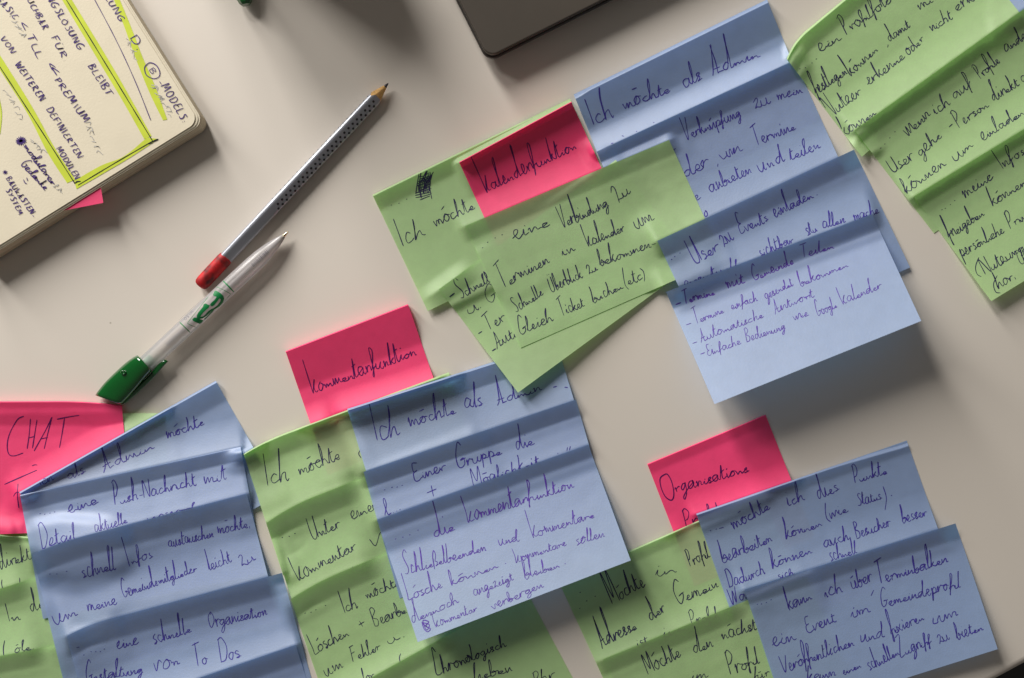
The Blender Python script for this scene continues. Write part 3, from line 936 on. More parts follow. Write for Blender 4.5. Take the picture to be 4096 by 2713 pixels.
i = note('BL3', 'blue', (2629, 964), (3416, 599), (3640, 1070), (2848, 1432),
         'blue note reading User zu Events einladen', band=(11, 2.8, 16), lift=(0, 2, .3, 1.4))
i.dots('D', [(670, 760), (692, 740), (728, 715)], 5)
i.word('D', 'User', 840, 798, 1005, 690, 58, 150, w=4.8); i.word('D', 'zu', 1030, 672, 1108, 618, 62, w=4.6)
i.word('D', 'Events', 1150, 588, 1345, 490, 52, 120, w=4.8); i.word('D', 'einladen', 1385, 470, 1655, 330, 50, 140, w=4.8); i.dots('D', [(1680, 312)], 5)
i.word('D', 'eventuell', 765, 960, 1140, 810, 40, 90, w=4.4); i.word('D', 'sichtbar', 1285, 745, 1520, 640, 46, 110, w=4.6); i.word('F', 'stu', 272, 592, 345, 560, 46, 100, w=4.6)
i.word('F', 'allen', 380, 545, 540, 500, 48, 120, w=4.6); i.word('F', 'mache', 600, 495, 772, 435, 42, 110, w=4.6)
i = note('BL4', 'blue', (2664, 1168), (3488, 857), (3685, 1284), (2858, 1617),
         'pale blue note listing Termine mit Gemeinde Teilen, its lower edge curling high off the table',
         band=(9, 2.6, 16), lift=(28, 30, .15, 1.05), ink='ink_violet')
i.line('E', [(178, 727), (216, 712)], 5.5); i.word('E', 'Termine', 238, 722, 452, 655, 40, 105, w=5.6); i.word('E', 'mit', 535, 618, 660, 570, 42, 110, w=4.8)
i.word('E', 'Gemeinde', 722, 562, 1002, 440, 36, 115, w=4.6); i.word('E', 'Teilen', 1052, 402, 1280, 335, 36, 85, w=4.4)
i.line('E', [(250, 868), (286, 855)], 4.2); i.word('E', 'Termine', 318, 865, 515, 780, 32, 95, w=3.8); i.word('E', 'einfach', 565, 762, 748, 698, 36, 100, w=3.8)
i.word('E', 'gesendet', 805, 690, 995, 590, 34, 85, w=3.8); i.word('E', 'bekommen', 1045, 602, 1378, 460, 32, 95, w=3.8)
i.line('E', [(295, 996), (326, 985)], 4); i.word('E', 'Automatische', 352, 985, 792, 812, 32, 85, w=3.6); i.word('E', 'Antwort', 865, 788, 1142, 668, 36, 95, w=3.6)
i.line('E', [(350, 1071), (380, 1059)], 4.6); i.word('E', 'Einfache', 398, 1085, 632, 998, 32, 85, w=3.6); i.word('E', 'Bedienung', 672, 988, 942, 895, 34, 75, w=3.6)
i.word('E', 'wie', 1000, 835, 1102, 800, 32, w=3.6); i.word('E', 'Google', 1165, 808, 1302, 742, 38, 110, w=3.6); i.word('E', 'Kalender', 1330, 728, 1612, 608, 36, 95, w=3.6)

# ---- green notes at the right
i = note('CB', 'blue', (3990, -420), (4500, -500), (4600, 120), (4010, 130),
         'pale blue note behind the green notes, only a corner showing', band=None)
i = note('R1', 'green', (3124, 206), (3770, -330), (4092, 68), (3447, 628),
         'green note reading ein Profilfoto festlegen können', band=(10, 2.6, 5), bow=(37, .16), bumps=[(.07, .2, .06, .08, -.9)], ink='ink_dark', close=0.9)
i.dots('G', [(220, 478), (260, 470), (305, 437), (335, 410)], 5)
i.word('G', 'ein', 358, 366, 512, 272, 52, w=4.6); i.word('G', 'Profilfoto', 545, 245, 865, 10, 44, 120, w=4.6)
i.word('G', 'festlegen', 335, 655, 552, 510, 48, 130, w=4.6); i.word('G', 'können', 575, 528, 765, 350, 46, 150, w=4.6); i.word('G', ',', 818, 325, 842, 310, 40)
i.word('G', 'damit', 845, 292, 988, 185, 44, 115, w=4.4); i.word('G', 'mich', 1055, 75, 1250, -60, 40, 90, w=4.4)
i.word('G', 'Nutzer', 440, 815, 652, 645, 44, 140, w=4.6); i.word('G', 'erkenne', 700, 595, 952, 400, 46, 110, w=4.6); i.word('G', 'oder', 975, 388, 1088, 280, 46, 120, w=4.6)
i.word('G', 'nicht', 1135, 220, 1285, 130, 44, 100, w=4.6); i.word('G', 'erken', 1315, 82, 1520, -60, 46, 100, w=4.6); i.word('G', 'können', 535, 948, 750, 790, 44, 110, w=4.4)
i = note('R2', 'green', (3418, 522), (4132, 10), (4450, 421), (3736, 933),
         'green note reading wenn ich auf Profile andere User gehe', band=(8, 3.5, 16), ink='ink_dark')
i.dots('G', [(782, 1028), (810, 1000), (845, 957), (880, 915)], 4.6)
i.word('G', 'wenn', 968, 948, 1132, 800, 62, w=4.6); i.word('G', 'ich', 1160, 798, 1268, 720, 46, 120, w=4.6); i.word('G', 'auf', 1295, 690, 1420, 590, 46, 110, w=4.6)
i.word('G', 'Profile', 1472, 552, 1612, 430, 42, 120, w=4.6); i.word('G', 'andere', 1650, 362, 1860, 225, 44, 115, w=4.6)
i.word('G', 'User', 868, 1208, 1018, 1095, 48, 100, w=4.6); i.word('G', 'gehe', 1055, 1090, 1212, 945, 46, 110, w=4.6); i.line('G', [(1255, 882), (1280, 860)], 4.6)
i.word('G', 'Person', 1322, 890, 1532, 738, 44, 120, w=4.6); i.word('G', 'direkt', 1562, 708, 1745, 590, 44, 115, w=4.6); i.word('G', 'an', 1770, 570, 1850, 510, 46)
i.word('G', 'können', 960, 1345, 1238, 1145, 48, 120, w=4.6); i.word('G', 'um', 1305, 1122, 1428, 1010, 52, w=4.6); i.word('G', 'einladen', 1490, 978, 1780, 790, 44, 115, w=4.6)
i = note('R3', 'green', (3655, 787), (4402, 330), (4710, 748), (3965, 1205),
         'green note reading meine Infos freigeben können', band=(7, 3.1, 16), lift=(7, 6, .3, 1.5), ink='ink_dark')
i.dots('F', [(1207, 415), (1230, 405), (1265, 380), (1295, 352)], 4.6)
i.word('F', 'meine', 1372, 338, 1562, 195, 46, w=4.6); i.word('F', 'Infos', 1622, 138, 1790, 20, 48, 145, w=4.6)
i.word('F', 'freigeben', 1262, 618, 1502, 450, 44, 125, w=4.6); i.word('F', 'können', 1560, 388, 1800, 240, 46, 125, w=4.6)
i.word('F', 'persönliche', 1345, 745, 1642, 570, 44, 110, w=4.6); i.word('F', 'Privat', 1680, 548, 1880, 430, 42, 110, w=4.6)
i.line('F', [(1462, 745), (1440, 810), (1450, 860), (1480, 880)]); i.word('F', 'Nutzung', 1508, 868, 1780, 690, 46, 110, w=4.6)
i.line('F', [(1590, 870), (1565, 930), (1580, 985), (1612, 992)]); i.word('F', 'hor,', 1600, 965, 1720, 885, 42, 100, w=4.6); i.word('F', 'Chat', 1755, 800, 1850, 740, 42, 100)

ORDER = ['GL0', 'GL1', 'PC', 'BS1', 'PKm', 'GM1', 'GM2', 'GM3', 'GM4', 'PO', 'OG1', 'OB1', 'OG2', 'OB2', 'BM1', 'BM2', 'BM3',
         'GL2', 'GL3', 'BS2', 'BS3', 'BS4', 'BS5', 'GA', 'PK', 'BL1', 'BL2', 'GB', 'GC', 'BL3', 'BL4', 'CB', 'R1', 'R2', 'R3']
placed = []
for k_ in ORDER:
    N[k_].build(placed)
for k_ in ORDER:
    N[k_].write()

# ------------------------------------------------------------------ notebook
ZP = 0.0152                       # height of the open page
corner = np.array([798.5, 486.3])
da = np.array([-.849, .528])      # along the bottom edge, to the left
db = np.array([-.532, -.847])     # along the fore edge, upwards


def rounded_page(z_ref, inset, la=0.150, lb=0.212, r=0.0062):
    """outline of a page with rounded outer corners, in world xy"""
    c = np.array(P(*corner, ZP)[:2])
    k = 1.0
    A = np.array([da[0], -da[1]]); B = np.array([db[0], -db[1]])
    pts = []

    def arc(cx, cy, a0, a1):
        for t in np.linspace(a0, a1, 9):
            pts.append((cx + r * math.cos(t), cy + r * math.sin(t)))
    i0 = inset
    arc(i0 + r, i0 + r, math.pi * 1.5, math.pi)            # visible corner, local (a, b)
    arc(i0 + r, lb - i0 - r, math.pi, math.pi / 2)
    pts.append((la, lb - i0)); pts.append((la, i0))
    return [tuple(c + A * p[0] + B * p[1]) for p in pts]


def prism(name, outline, z0, z1, mat, parent, bevel=0.0):
    n = len(outline)
    V = [(x, y, z0) for x, y in outline] + [(x, y, z1) for x, y in outline]
    F = [tuple(range(n))[::-1], tuple(range(n, 2 * n))] + [(i, (i + 1) % n, n + (i + 1) % n, n + i) for i in range(n)]
    # the outline may run either way round; make the normals point outwards
    ar = sum(outline[i][0] * outline[(i + 1) % n][1] - outline[(i + 1) % n][0] * outline[i][1] for i in range(n))
    if ar < 0:
        F = [f[::-1] for f in F]
    o = mesh_obj(name, V, F, mat, parent)
    if bevel:
        b = o.modifiers.new('bevel', 'BEVEL')
        b.width = bevel; b.segments = 3; b.limit_method = 'ANGLE'; b.angle_limit = math.radians(50)
    return o


nb = empty('notebook')
nb.location = P(300, 300, 0)
tag(nb, 'open cream notebook with rounded corners, yellow highlighter frame and capital handwriting', 'notebook')


def keep(o):
    o.matrix_parent_inverse = nb.matrix_basis.inverted()
    return o


keep(prism('cover', rounded_page(ZP, -0.0012), 0.0002, 0.0016, M['black_cover'], nb))
keep(prism('page_block', rounded_page(ZP, -0.0016), 0.0016, 0.0132, M['block'], nb))
keep(prism('page', rounded_page(ZP, -0.0016), 0.01385, 0.01405, M['page'], nb))
keep(prism('page', rounded_page(ZP, -0.0008), 0.0144, 0.01455, M['page'], nb))
pg = keep(prism('page', rounded_page(ZP, 0.0003), 0.0150, ZP, M['page'], nb))
# the loose leaves rest on a thin bundle set back from the edge
keep(prism('page_bundle', rounded_page(ZP, 0.004), 0.0136, 0.0150, M['block'], nb))


def flat(dz):
    return lambda x, y: PA(x, y, 0 * x + ZP + dz)


def inpage(x, y):
    rx, ry = x - corner[0], y - corner[1]
    a = rx * da[0] + ry * da[1]; b = rx * db[0] + ry * db[1]
    return (a > 8) & (b > 8) & (x > -90) & (y > -90)


def strip(poly_l, poly_r, dz=0.00012):
    l = smooth_line(np.array([reg('A', *p) for p in poly_l]), 12)
    r = smooth_line(np.array([reg('A', *p) for p in poly_r]), 12)
    m = 60
    tl = np.linspace(0, len(l) - 1, m).astype(int); tr = np.linspace(0, len(r) - 1, m).astype(int)
    l, r = l[tl], r[tr]
    rr = random.Random(7)
    V, F = [], []
    f = flat(dz)
    L_, R_ = f(l[:, 0], l[:, 1]), f(r[:, 0], r[:, 1])
    for i in range(m):
        V += [L_[i], R_[i]]
    for i in range(m - 1):
        F.append((2 * i, 2 * i + 1, 2 * i + 3, 2 * i + 2))
    return keep(mesh_obj('highlighter_stripe', V, F, M['highlighter'], nb))


strip([(395, -60), (700, 450), (850, 700), (1000, 965)], [(462, -60), (760, 430), (910, 690), (1052, 945)])
strip([(-60, 395), (180, 770), (330, 1060), (465, 1270)], [(-60, 290), (210, 720), (370, 1010), (522, 1248)], .00014)
strip([(515, 1255), (700, 1150), (860, 1085), (1020, 955)], [(530, 1312), (740, 1190), (900, 1095), (1100, 965)], .00016)
strip([(775, -40), (860, 180), (950, 430), (1040, 650), (1130, 835)], [(815, -40), (905, 180), (990, 400), (1080, 610), (1160, 830)], .00013)
strip([(-40, 600), (-12, 700), (2, 800), (-6, 930)], [(-30, 600), (0, 700), (13, 800), (2, 930)], .00015)

k = Ink()
k.line('A', [(430, -50), (760, 488), (1058, 978)], 4.6); k.line('A', [(-40, 405), (240, 835), (520, 1275)], 4.6)
k.line('A', [(540, 1286), (800, 1130), (1062, 978)], 4.6)
k.line('A', [(1055, 985), (1075, 975), (1098, 966)], 9); k.line('A', [(1030, 1000), (1060, 990)], 5)
k.line('A', [(515, 1275), (535, 1262), (560, 1258)], 6)
k.build('frame_line', M['ink_black'], flat(.00024), nb, inpage)
k = Ink()
k.line('A', [(630, -50), (800, 270), (935, 560), (1045, 835)], 3.4)
k.word('A', 'ZUNG', 722, -25, 832, 155, 44, caps=True, w=5); k.word('A', 'D', 900, 262, 940, 322, 52, caps=True, w=4.6); k.dots('A', [(950, 343)])
k.line('A', [(1025, 440), (1003, 470), (1015, 520), (1060, 545), (1100, 535), (1108, 500), (1085, 455), (1045, 435), (1018, 445)], 4.4)
k.word('A', 'B', 1032, 485, 1056, 520, 40, caps=True, w=4.4); k.word('A', '-MODELS:', 1095, 568, 1268, 850, 54, caps=True, w=4.8)
k.word('A', 'NGSLÖSUNG', 322, -15, 545, 348, 44, caps=True, w=5); k.word('A', 'BLEIBT', 610, 458, 742, 668, 50, caps=True, w=5)
k.word('A', 'AUCHBAR', 165, -40, 300, 212, 44, caps=True, w=5); k.word('A', 'FÜR:', 352, 262, 440, 425, 46, caps=True, w=5)
k.word('A', 'BASIC', -25, -5, 100, 138, 40, caps=True, w=5); k.word('A', '<', 128, 168, 160, 212, 48, caps=True, w=5)
k.word('A', 'TLL', 182, 248, 260, 412, 46, caps=True, w=5)
k.word('A', '<', 318, 452, 350, 495, 52, caps=True, w=5); k.word('A', '<', 345, 485, 378, 528, 52, caps=True, w=6.5)
k.word('A', 'PREMIUM', 375, 555, 585, 855, 46, caps=True, w=5); k.word('A', 'VON', 2, 270, 80, 375, 40, caps=True, w=5)
k.word('A', 'WEITEREN', 102, 448, 280, 705, 44, caps=True, w=5); k.word('A', 'DEFINIERTEN', 320, 760, 542, 1102, 46, caps=True, w=5)
k.word('A', 'MODULEN:', 388, 1032, 532, 1262, 42, caps=True, w=4.8)
for q in range(7):
    a_ = q * math.pi / 7 + .2
    k.line('A', [(145 - 38 * math.cos(a_), 978 - 32 * math.sin(a_)), (145 + 38 * math.cos(a_), 978 + 32 * math.sin(a_))], 6)
k.word('A', 'modularer', 160, 1018, 362, 1288, 30, 62, w=5); k.word('A', 'Gedanke', 140, 1140, 312, 1322, 30, 60, w=5)
k.line('A', [(162, 1245), (172, 1268), (186, 1275)], 4.6); k.line('A', [(185, 1232), (190, 1255)], 4.6)
for q in range(4):
    a_ = q * math.pi / 4 + .3
    k.line('A', [(35 - 18 * math.cos(a_), 1195 - 16 * math.sin(a_)), (35 + 18 * math.cos(a_), 1195 + 16 * math.sin(a_))], 4.6)
k.word('A', 'BAUKASTEN-', 40, 1240, 228, 1512, 38, caps=True, w=5); k.word('A', 'SYSTEM', 38, 1320, 132, 1492, 34, caps=True, w=5)
k.build('handwriting', M['ink_purple'], flat(.00026), nb, inpage)
k = Ink()
rs = random.Random(11)
for (x0, y0, x1, y1, n_) in ((590, 850, 670, 1080, 9), (1040, 590, 1180, 800, 12), (870, 270, 930, 420, 6), (20, 620, 150, 860, 8), (200, 960, 290, 1080, 6), (360, 1290, 410, 1340, 4), (60, 120, 160, 260, 7)):
    for q in range(n_):
        t = q / n_
        x_ = x0 + (x1 - x0) * t + rs.uniform(-8, 8); y_ = y0 + (y1 - y0) * t + rs.uniform(-8, 8)
        k.line('A', [(x_, y_), (x_ + rs.uniform(10, 40), y_ + rs.uniform(-25, 20)), (x_ + rs.uniform(15, 50), y_ + rs.uniform(0, 30))], 3.4)
k.build('show_through', M['pencil_grey'], flat(.00020), nb, inpage)['kind'] = 'stuff'
for o in nb.children:
    keep(o)

# pink note tucked between the pages
bx = np.array([413.0, 812.0]); hd = np.array([-.982, .19]); vd = np.array([-.15, -.988])
zt = 0.01345
W_ = 520
nv, nh = 14, 14
V, F = [], []
for a in range(nv + 1):
    for b in range(nh + 1):
        q = bx + hd * W_ * b / nh + vd * W_ * a / nv
        V.append(P(q[0], q[1], zt))
for a in range(nv):
    for b in range(nh):
        s0 = a * (nh + 1) + b
        F.append((s0, s0 + 1, s0 + nh + 2, s0 + nh + 1))
tag(mesh_obj('sticky_note', V, F, M['pink'], None, True),
    'pink note tucked between the notebook pages with one corner sticking out', 'sticky note', 'sticky notes laid out over the table')

# ------------------------------------------------------------------ laptop
lc = np.array(P(1949, 240, 0.016)[:2])
q1 = np.array(P(1829.5, 0, 0.016)[:2]); q2 = np.array(P(2426, 0, 0.016)[:2])
LA = (q2 - lc) / np.linalg.norm(q2 - lc)
LB = np.array([-LA[1], LA[0]])


def lap_outline(inset, r, la=0.325, lb=0.226):
    pts = []
    for (cx, cy, a0) in ((inset + r, inset + r, math.pi), (la - inset - r, inset + r, 1.5 * math.pi), (la - inset - r, lb - inset - r, 0), (inset + r, lb - inset - r, .5 * math.pi)):
        for t in np.linspace(a0, a0 + math.pi / 2, 9):
            pts.append(tuple(lc + LA * (cx + r * math.cos(t)) + LB * (cy + r * math.sin(t))))
    return pts


lap = empty('laptop')
tag(lap, 'closed grey-brown metal laptop with a rounded corner, casting a soft shadow', 'laptop')
prism('lid', lap_outline(0.0009, 0.0062), 0.0118, 0.0162, M['laptop'], lap, 0.0007)
prism('rim', lap_outline(0.0, 0.007), 0.0082, 0.0112, M['laptop_dark'], lap, 0.0008)
prism('hinge_gap', lap_outline(0.003, 0.005), 0.0105, 0.0122, M['black_cover'], lap)
ou, ob = lap_outline(0.002, 0.006), lap_outline(0.016, 0.012)
n_ = len(ou)
V = [(x, y, 0.0022) for x, y in ob] + [(x, y, 0.0084) for x, y in ou]
F = [tuple(range(n_))[::-1], tuple(range(n_, 2 * n_))] + [(j, (j + 1) % n_, n_ + (j + 1) % n_, n_ + j) for j in range(n_)]
mesh_obj('base', V, F, M['laptop_dark'], lap)
for fx, fy in ((.03, .03), (.295, .03), (.295, .196), (.03, .196)):
    c = lc + LA * fx + LB * fy
    prism('rubber_foot', [tuple(c + .006 * np.array([math.cos(t), math.sin(t)])) for t in np.linspace(0, 2 * math.pi, 16, endpoint=False)], 0.0, 0.0025, M['black_cover'], lap)


# ------------------------------------------------------------------ pencil
def frame(pa, pb, za, zb):
    A = np.array(P(*pa, za)); B = np.array(P(*pb, zb))
    x = (B - A) / np.linalg.norm(B - A)
    y = np.cross(np.array([0, 0, 1.0]), x); y /= np.linalg.norm(y)
    z = np.cross(x, y)
    return A, x, y, z, np.linalg.norm(B - A)


def loft(name, rings, mat, parent, caps=True, smooth=True):
    n = len(rings[0])
    V = [p for r in rings for p in r]
    F = []
    for a in range(len(rings) - 1):
        for b in range(n):
            F.append((a * n + b, a * n + (b + 1) % n, (a + 1) * n + (b + 1) % n, (a + 1) * n + b))
    if caps:
        F.append(tuple(range(n))[::-1])
        F.append(tuple(range((len(rings) - 1) * n, len(rings) * n)))
    o = mesh_obj(name, V, F, mat, parent, smooth)
    return o


pencil = empty('pencil')
tag(pencil, 'silver triangular pencil with rows of black dots and a red eraser cap', 'pencil')
ZC = 0.0038
A0, ax, ay, az, LEN = frame((797, 1144), (1553, 334), ZC + .0006, ZC + .0004)


RI, RC, ROT = 0.00105, 0.0021, math.radians(125)


def tri_xy(t):
    """point of the rounded-triangle section in direction t (support of the rounding)"""
    best = None
    for q in range(3):
        ca = ROT + math.pi / 3 + q * 2 * math.pi / 3
        c = (2 * RI * math.cos(ca), 2 * RI * math.sin(ca))
        v = c[0] * math.cos(t) + c[1] * math.sin(t)
        if best is None or v > best[0]:
            best = (v, c)
    return best[1][0] + RC * math.cos(t), best[1][1] + RC * math.sin(t)


def pt(x, y, z):
    return A0 + ax * x + ay * y + az * z


NS = 60
ths = [2 * math.pi * q / NS for q in range(NS)]
x_cap = 0.0227
x_wood = LEN - 0.0112
sec = [tri_xy(t + .01) for t in ths]
rings = [[pt(x_, *q) for q in sec] for x_ in (x_cap - .004, (x_cap + x_wood) / 2)]
endx = [x_wood - 0.0011 * math.cos(3 * (t - ROT)) * -1 for t in ths]
rings.append([pt(endx[q], *sec[q]) for q in range(NS)])
loft('body', rings, M['silver'], pencil, caps=False)
rings = []
for f in np.linspace(0, 1, 8):
    rings.append([pt(endx[q] * (1 - f) + (LEN - .0028) * f, sec[q][0] * .99 * (1 - f) + .0011 * f * math.cos(t), sec[q][1] * .99 * (1 - f) + .0011 * f * math.sin(t)) for q, t in enumerate(ths)])
loft('wood_tip', rings, M['wood'], pencil, caps=False)
rings = [[pt(LEN - .003 + dx, r_ * math.cos(t), r_ * math.sin(t)) for t in ths] for dx, r_ in ((0, .00112), (.0012, .00078), (.0024, .00045), (.003, .0002))]
loft('lead', rings, M['lead'], pencil)
# eraser cap
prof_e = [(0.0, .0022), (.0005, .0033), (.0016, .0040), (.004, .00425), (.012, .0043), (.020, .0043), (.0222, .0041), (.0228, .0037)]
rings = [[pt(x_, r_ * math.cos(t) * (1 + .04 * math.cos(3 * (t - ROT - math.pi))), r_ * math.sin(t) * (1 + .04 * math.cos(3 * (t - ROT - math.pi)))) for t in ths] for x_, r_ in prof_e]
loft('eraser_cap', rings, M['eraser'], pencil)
# grip dots: thin domes on the two upper faces, sharing one mesh
dm = bpy.data.meshes.new('grip_dot')
dv, df = [(0, 0, .00022)], []
for ring, (rr_, zz_) in enumerate(((.0005, .00020), (.00074, .00006), (.00074, -.0003))):
    for q in range(12):
        t = 2 * math.pi * q / 12
        dv.append((rr_ * math.cos(t), rr_ * math.sin(t), zz_))
for q in range(12):
    df.append((0, 1 + q, 1 + (q + 1) % 12))
    for ring in (0, 1):
        a = 1 + ring * 12
        df.append((a + q, a + 12 + q, a + 12 + (q + 1) % 12, a + (q + 1) % 12))
dm.from_pydata(dv, [], df)
dm.materials.append(M['dot'])
from mathutils import Matrix
for (ang, so, off) in ((ROT, -.0003, 0.0), (ROT, .0019, .5), (ROT - 2 * math.pi / 3, .0014, .0)):
    for q in range(24):
        x_ = x_wood - 0.0024 - (q + off) * 0.00348
        fd = RI + RC
        nr = ay * math.cos(ang) + az * math.sin(ang)
        tn = ay * -math.sin(ang) + az * math.cos(ang)
        pos = pt(x_, 0, 0) + nr * fd + tn * so
        tv = np.cross(nr, ax)
        o = bpy.data.objects.new('grip_dot', dm)
        COL.objects.link(o)
        o.parent = pencil
        o.matrix_local = Matrix(((ax[0], tv[0], nr[0], pos[0]), (ax[1], tv[1], nr[1], pos[1]), (ax[2], tv[2], nr[2], pos[2]), (0, 0, 0, 1)))

# ------------------------------------------------------------------ ballpoint pen
pen = empty('ballpoint_pen')
tag(pen, 'translucent white ballpoint pen with green cap and green printed logo', 'pen')
RB = 0.0050
A0, ax, ay, az, LEN = frame((1153, 927), (450, 1582), RB, RB + .0004)
prof_b = [(.0034, .00105), (.005, .0016), (.009, .0027), (.015, .0038), (.021, .0046), (.028, .00495), (.040, RB), (.075, RB), (.118, RB)]
rings = [[pt(x_, r_ * math.cos(t), r_ * math.sin(t)) for t in ths] for x_, r_ in prof_b]
loft('barrel', rings, M['barrel'], pen, caps=False)
rings = [[pt(x_, r_ * math.cos(t), r_ * math.sin(t)) for t in ths] for x_, r_ in ((0, .00025), (.0004, .00045), (.0018, .0007), (.0036, .00105), (.006, .00105))]
loft('tip', rings, M['steel'], pen)
rings = [[pt(x_, .0013 * math.cos(t), .0013 * math.sin(t)) for t in ths[::2]] for x_ in (.0062, .095)]
loft('refill', rings, M['refill'], pen)
rings = [[pt(x_, .0028 * math.cos(t), .0028 * math.sin(t)) for t in ths[::2]] for x_ in (.1065, .114)]
loft('plug', rings, M['plug'], pen)


def cap_rings(Lp, Rp, zc, hz, m=16, pw=2.0):
    L_ = smooth_line(np.array([reg('V', *p) for p in Lp]), 2); R_ = smooth_line(np.array([reg('V', *p) for p in Rp]), 2)
    out = []
    for a in range(m):
        f = a / (m - 1)
        l = L_[min(len(L_) - 1, int(f * (len(L_) - 1)))]; r = R_[min(len(R_) - 1, int(f * (len(R_) - 1)))]
        z_, h_ = zc(f), hz(f)
        c_, hv = (l + r) / 2, (r - l) / 2
        ring = []
        for t in ths[::2]:
            ct, st = math.cos(t), math.sin(t)
            ct = math.copysign(abs(ct) ** (2 / pw), ct); st = math.copysign(abs(st) ** (2 / pw), st)
            q = c_ + hv * ct
            ring.append(P(q[0], q[1], z_ + h_ * st))
        out.append(ring)
    return out


ringc = cap_rings([(1090, 205), (880, 345), (640, 560), (400, 800), (205, 1050)], [(1400, 545), (1260, 700), (1090, 900), (930, 1080), (760, 1255)],
                  lambda f: .0062 - .0012 * f, lambda f: .0060 - .0016 * f, 18, 2.5)
first, last = ringc[0], ringc[-1]


def shrink(r, k):
    c = np.mean(np.array(r), 0)
    return [tuple(c + (np.array(p) - c) * k) for p in r]


cap = loft('cap', [shrink(first, .8), shrink(first, .97)] + ringc[1:-1] + [shrink(last, .985), shrink(last, .85)], M['pen_green'], pen)
ringk = cap_rings([(1650, 300), (1500, 430), (1330, 640), (1000, 950), (740, 1200)], [(1745, 340), (1600, 500), (1430, 690), (1110, 1000), (800, 1270)],
                  lambda f: .0062 - .0022 * f, lambda f: .0016 + .0004 * f, 16, 3.0)
loft('clip', [shrink(ringk[0], .6)] + ringk + [shrink(ringk[-1], .6)], M['pen_green'], pen)
cpos = P(*reg('V', 795, 580), .0117)
bt = [[(cpos[0] + r_ * math.cos(t), cpos[1] + r_ * .8 * math.sin(t), cpos[2] + z_) for t in ths[::3]] for r_, z_ in ((.0016, -.0016), (.0016, -.0002), (.0012, .0002), (.0006, -.0002))]
loft('button', bt, M['pen_green'], pen)


def cyl_surf(dz):
    def f(x, y):
        out = []
        for px, py in zip(x, y):
            z_ = RB * 1.6
            for _ in range(7):
                w_ = np.array(P(px, py, z_))
                rel = w_ - A0
                lat = rel @ ay
                xx = rel @ ax
                rad = float(np.interp(xx, [q[0] for q in prof_b], [q[1] for q in prof_b])) + dz
                z_ = A0[2] + (ax[2] * xx) + math.sqrt(max(rad * rad - lat * lat, (0.05 * rad) ** 2))
            out.append(P(px, py, z_))
        return out
    return f


k = Ink()
k.line('R', [(205, 1098), (300, 1190), (422, 1310)], 5.6); k.line('R', [(1110, 228), (1230, 350), (1338, 465)], 6.2)
k.line('R', [(360, 1115), (430, 1155), (550, 1200)], 2.4); k.line('R', [(360, 1115), (560, 860), (800, 560)], 1.8)
k.line('R', [(965, 350), (1100, 410), (1272, 505)], 2.8); k.line('R', [(1272, 505), (1190, 590)], 1.6)
k.line('R', [(925, 815), (840, 915), (715, 1035)], 7)
k.build('printed_frame', M['print_green'], cyl_surf(.00008), pen)
from mathutils.geometry import tessellate_polygon
for poly in ([(960, 430), (1060, 490), (1115, 540), (1135, 600), (1110, 680), (1040, 760), (940, 825), (910, 800), (990, 740), (1050, 660), (1060, 610), (1030, 600), (980, 670), (920, 745), (870, 765), (835, 735), (860, 690), (920, 640), (975, 565), (905, 540), (900, 510), (925, 450)],
             [(740, 700), (790, 725), (830, 740), (810, 790), (750, 840), (690, 900), (650, 950), (640, 980), (690, 975), (750, 920), (800, 860), (870, 815), (925, 795), (930, 815), (880, 850), (830, 900), (790, 940), (740, 980), (690, 1010), (620, 1025), (700, 1060), (660, 1110), (620, 1130), (560, 1105), (480, 1065), (465, 1035), (500, 995), (560, 1000), (560, 950), (590, 890), (640, 830), (690, 770), (700, 720)]):
    q = np.array([reg('R', *p) for p in poly])
    tri = tessellate_polygon([[Vector((p[0], p[1], 0)) for p in q]])
    # split the triangles so that the print follows the round barrel
    tv, tf = [tuple(p) for p in q], [tuple(t) for t in tri]
    for _ in range(3):
        nf = []
        for (i0, i1, i2) in tf:
            m_ = []
            for (u_, v_) in ((i0, i1), (i1, i2), (i2, i0)):
                tv.append(((tv[u_][0] + tv[v_][0]) / 2, (tv[u_][1] + tv[v_][1]) / 2)); m_.append(len(tv) - 1)
            nf += [(i0, m_[0], m_[2]), (m_[0], i1, m_[1]), (m_[2], m_[1], i2), tuple(m_)]
        tf = nf
    tva = np.array(tv)
    mesh_obj('printed_logo', cyl_surf(.00009)(tva[:, 0], tva[:, 1]), tf, M['print_green'], pen)
k = Ink()
k.word('R', 'WISO', 470, 842, 275, 1022, 62, caps=True, w=2.2)
for q in range(22):
    t = q / 22
    x_, y_ = 185 + 520 * t, 1035 - 470 * t
    k.line('R', [(x_, y_), (x_ + 14, y_ + 10)], 1.8)
k.build('small_print', M['print_grey'], cyl_surf(.00007), pen)
k = Ink()
rs = random.Random(3)
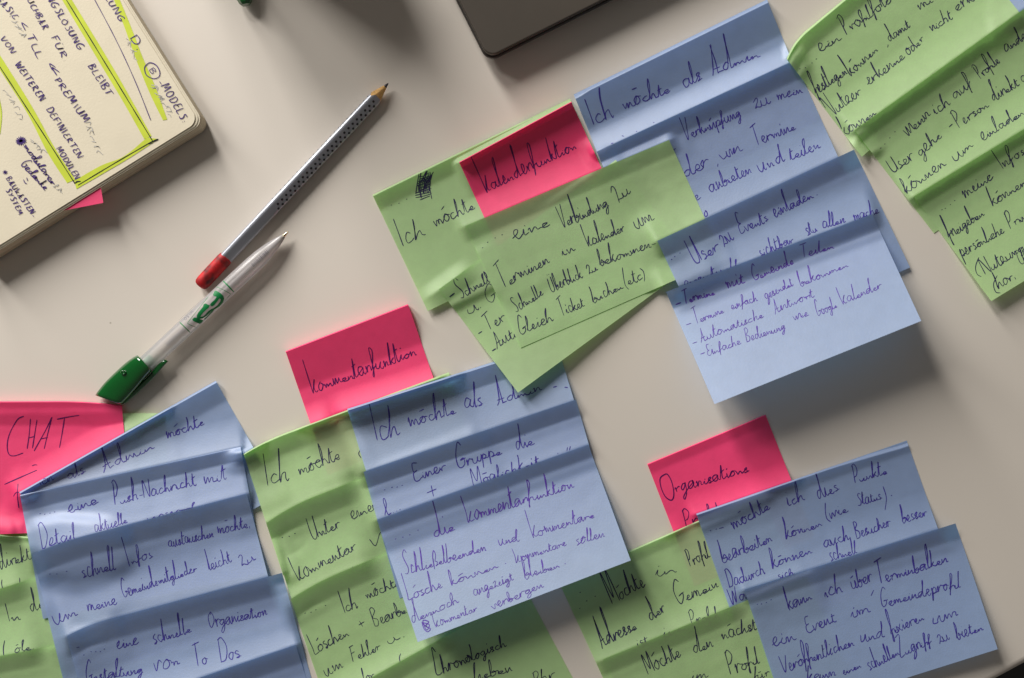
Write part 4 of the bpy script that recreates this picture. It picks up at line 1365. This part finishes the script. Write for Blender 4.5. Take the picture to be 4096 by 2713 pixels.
for q in range(15):
    t = q / 14
    cx, cy = 1145 + (785 - 1145) * t, 645 + (965 - 645) * t
    k.line('U', [(cx - rs.uniform(28, 48), cy - rs.uniform(30, 52)), (cx + 42, cy + 48)], rs.choice([1.6, 2.2, 3.2]))
k.build('barcode', M['print_grey'], cyl_surf(.00007), pen)

# ------------------------------------------------------------------ green pen end at the top border
gp = empty('green_marker')
tag(gp, 'dark green marker end lying at the table beside the laptop, mostly out of view', 'marker')
A0, ax, ay, az, LEN = frame((985, 20), (740, -900), .0062, .0062)
hx = [2 * math.pi * q / 8 + .2 for q in range(8)]
rings = [[pt(x_, r_ * math.cos(t), r_ * math.sin(t)) for t in hx] for x_, r_ in ((0, .0026), (.0012, .0036), (.006, .0052), (.012, .0058), (.045, .0058))]
loft('cap', rings, M['pen_green'], gp, smooth=False)
rings = [[pt(x_, r_ * math.cos(t), r_ * math.sin(t)) for t in ths[::3]] for x_, r_ in ((.044, .0056), (.046, .0054), (.120, .0054), (.125, .004))]
loft('body', rings, M['pen_green'], gp)

# ------------------------------------------------------------------ unseen cup, added beyond the top border to cast a soft shadow
added_mug = empty('added_mug')
tag(added_mug, 'unseen white cup added past the notebook and laptop to throw a soft shadow', 'added_mug')
mx, my, _ = P(1080, -500, 0)
prof_m = [(.002, .0), (.030, .0), (.034, .002), (.038, .012), (.040, .030), (.040, .092), (.0385, .0945), (.037, .092), (.037, .030), (.034, .010), (.002, .007)]
loft('cup', [[(mx + r_ * math.cos(t), my + r_ * math.sin(t), z_) for t in ths] for r_, z_ in prof_m], M['refill'], added_mug)
rings = []
for q in range(15):
    a = -math.pi * .62 + math.pi * 1.24 * q / 14
    c = np.array([mx - .036 - .026 * math.cos(a), my, .050 + .026 * math.sin(a)])
    rr_ = np.array([-math.cos(a), 0, math.sin(a)])
    rings.append([tuple(c + .0045 * (rr_ * math.cos(t) + np.array([0, 1.2, 0]) * math.sin(t))) for t in ths[::5]])
loft('handle', rings, M['refill'], added_mug)
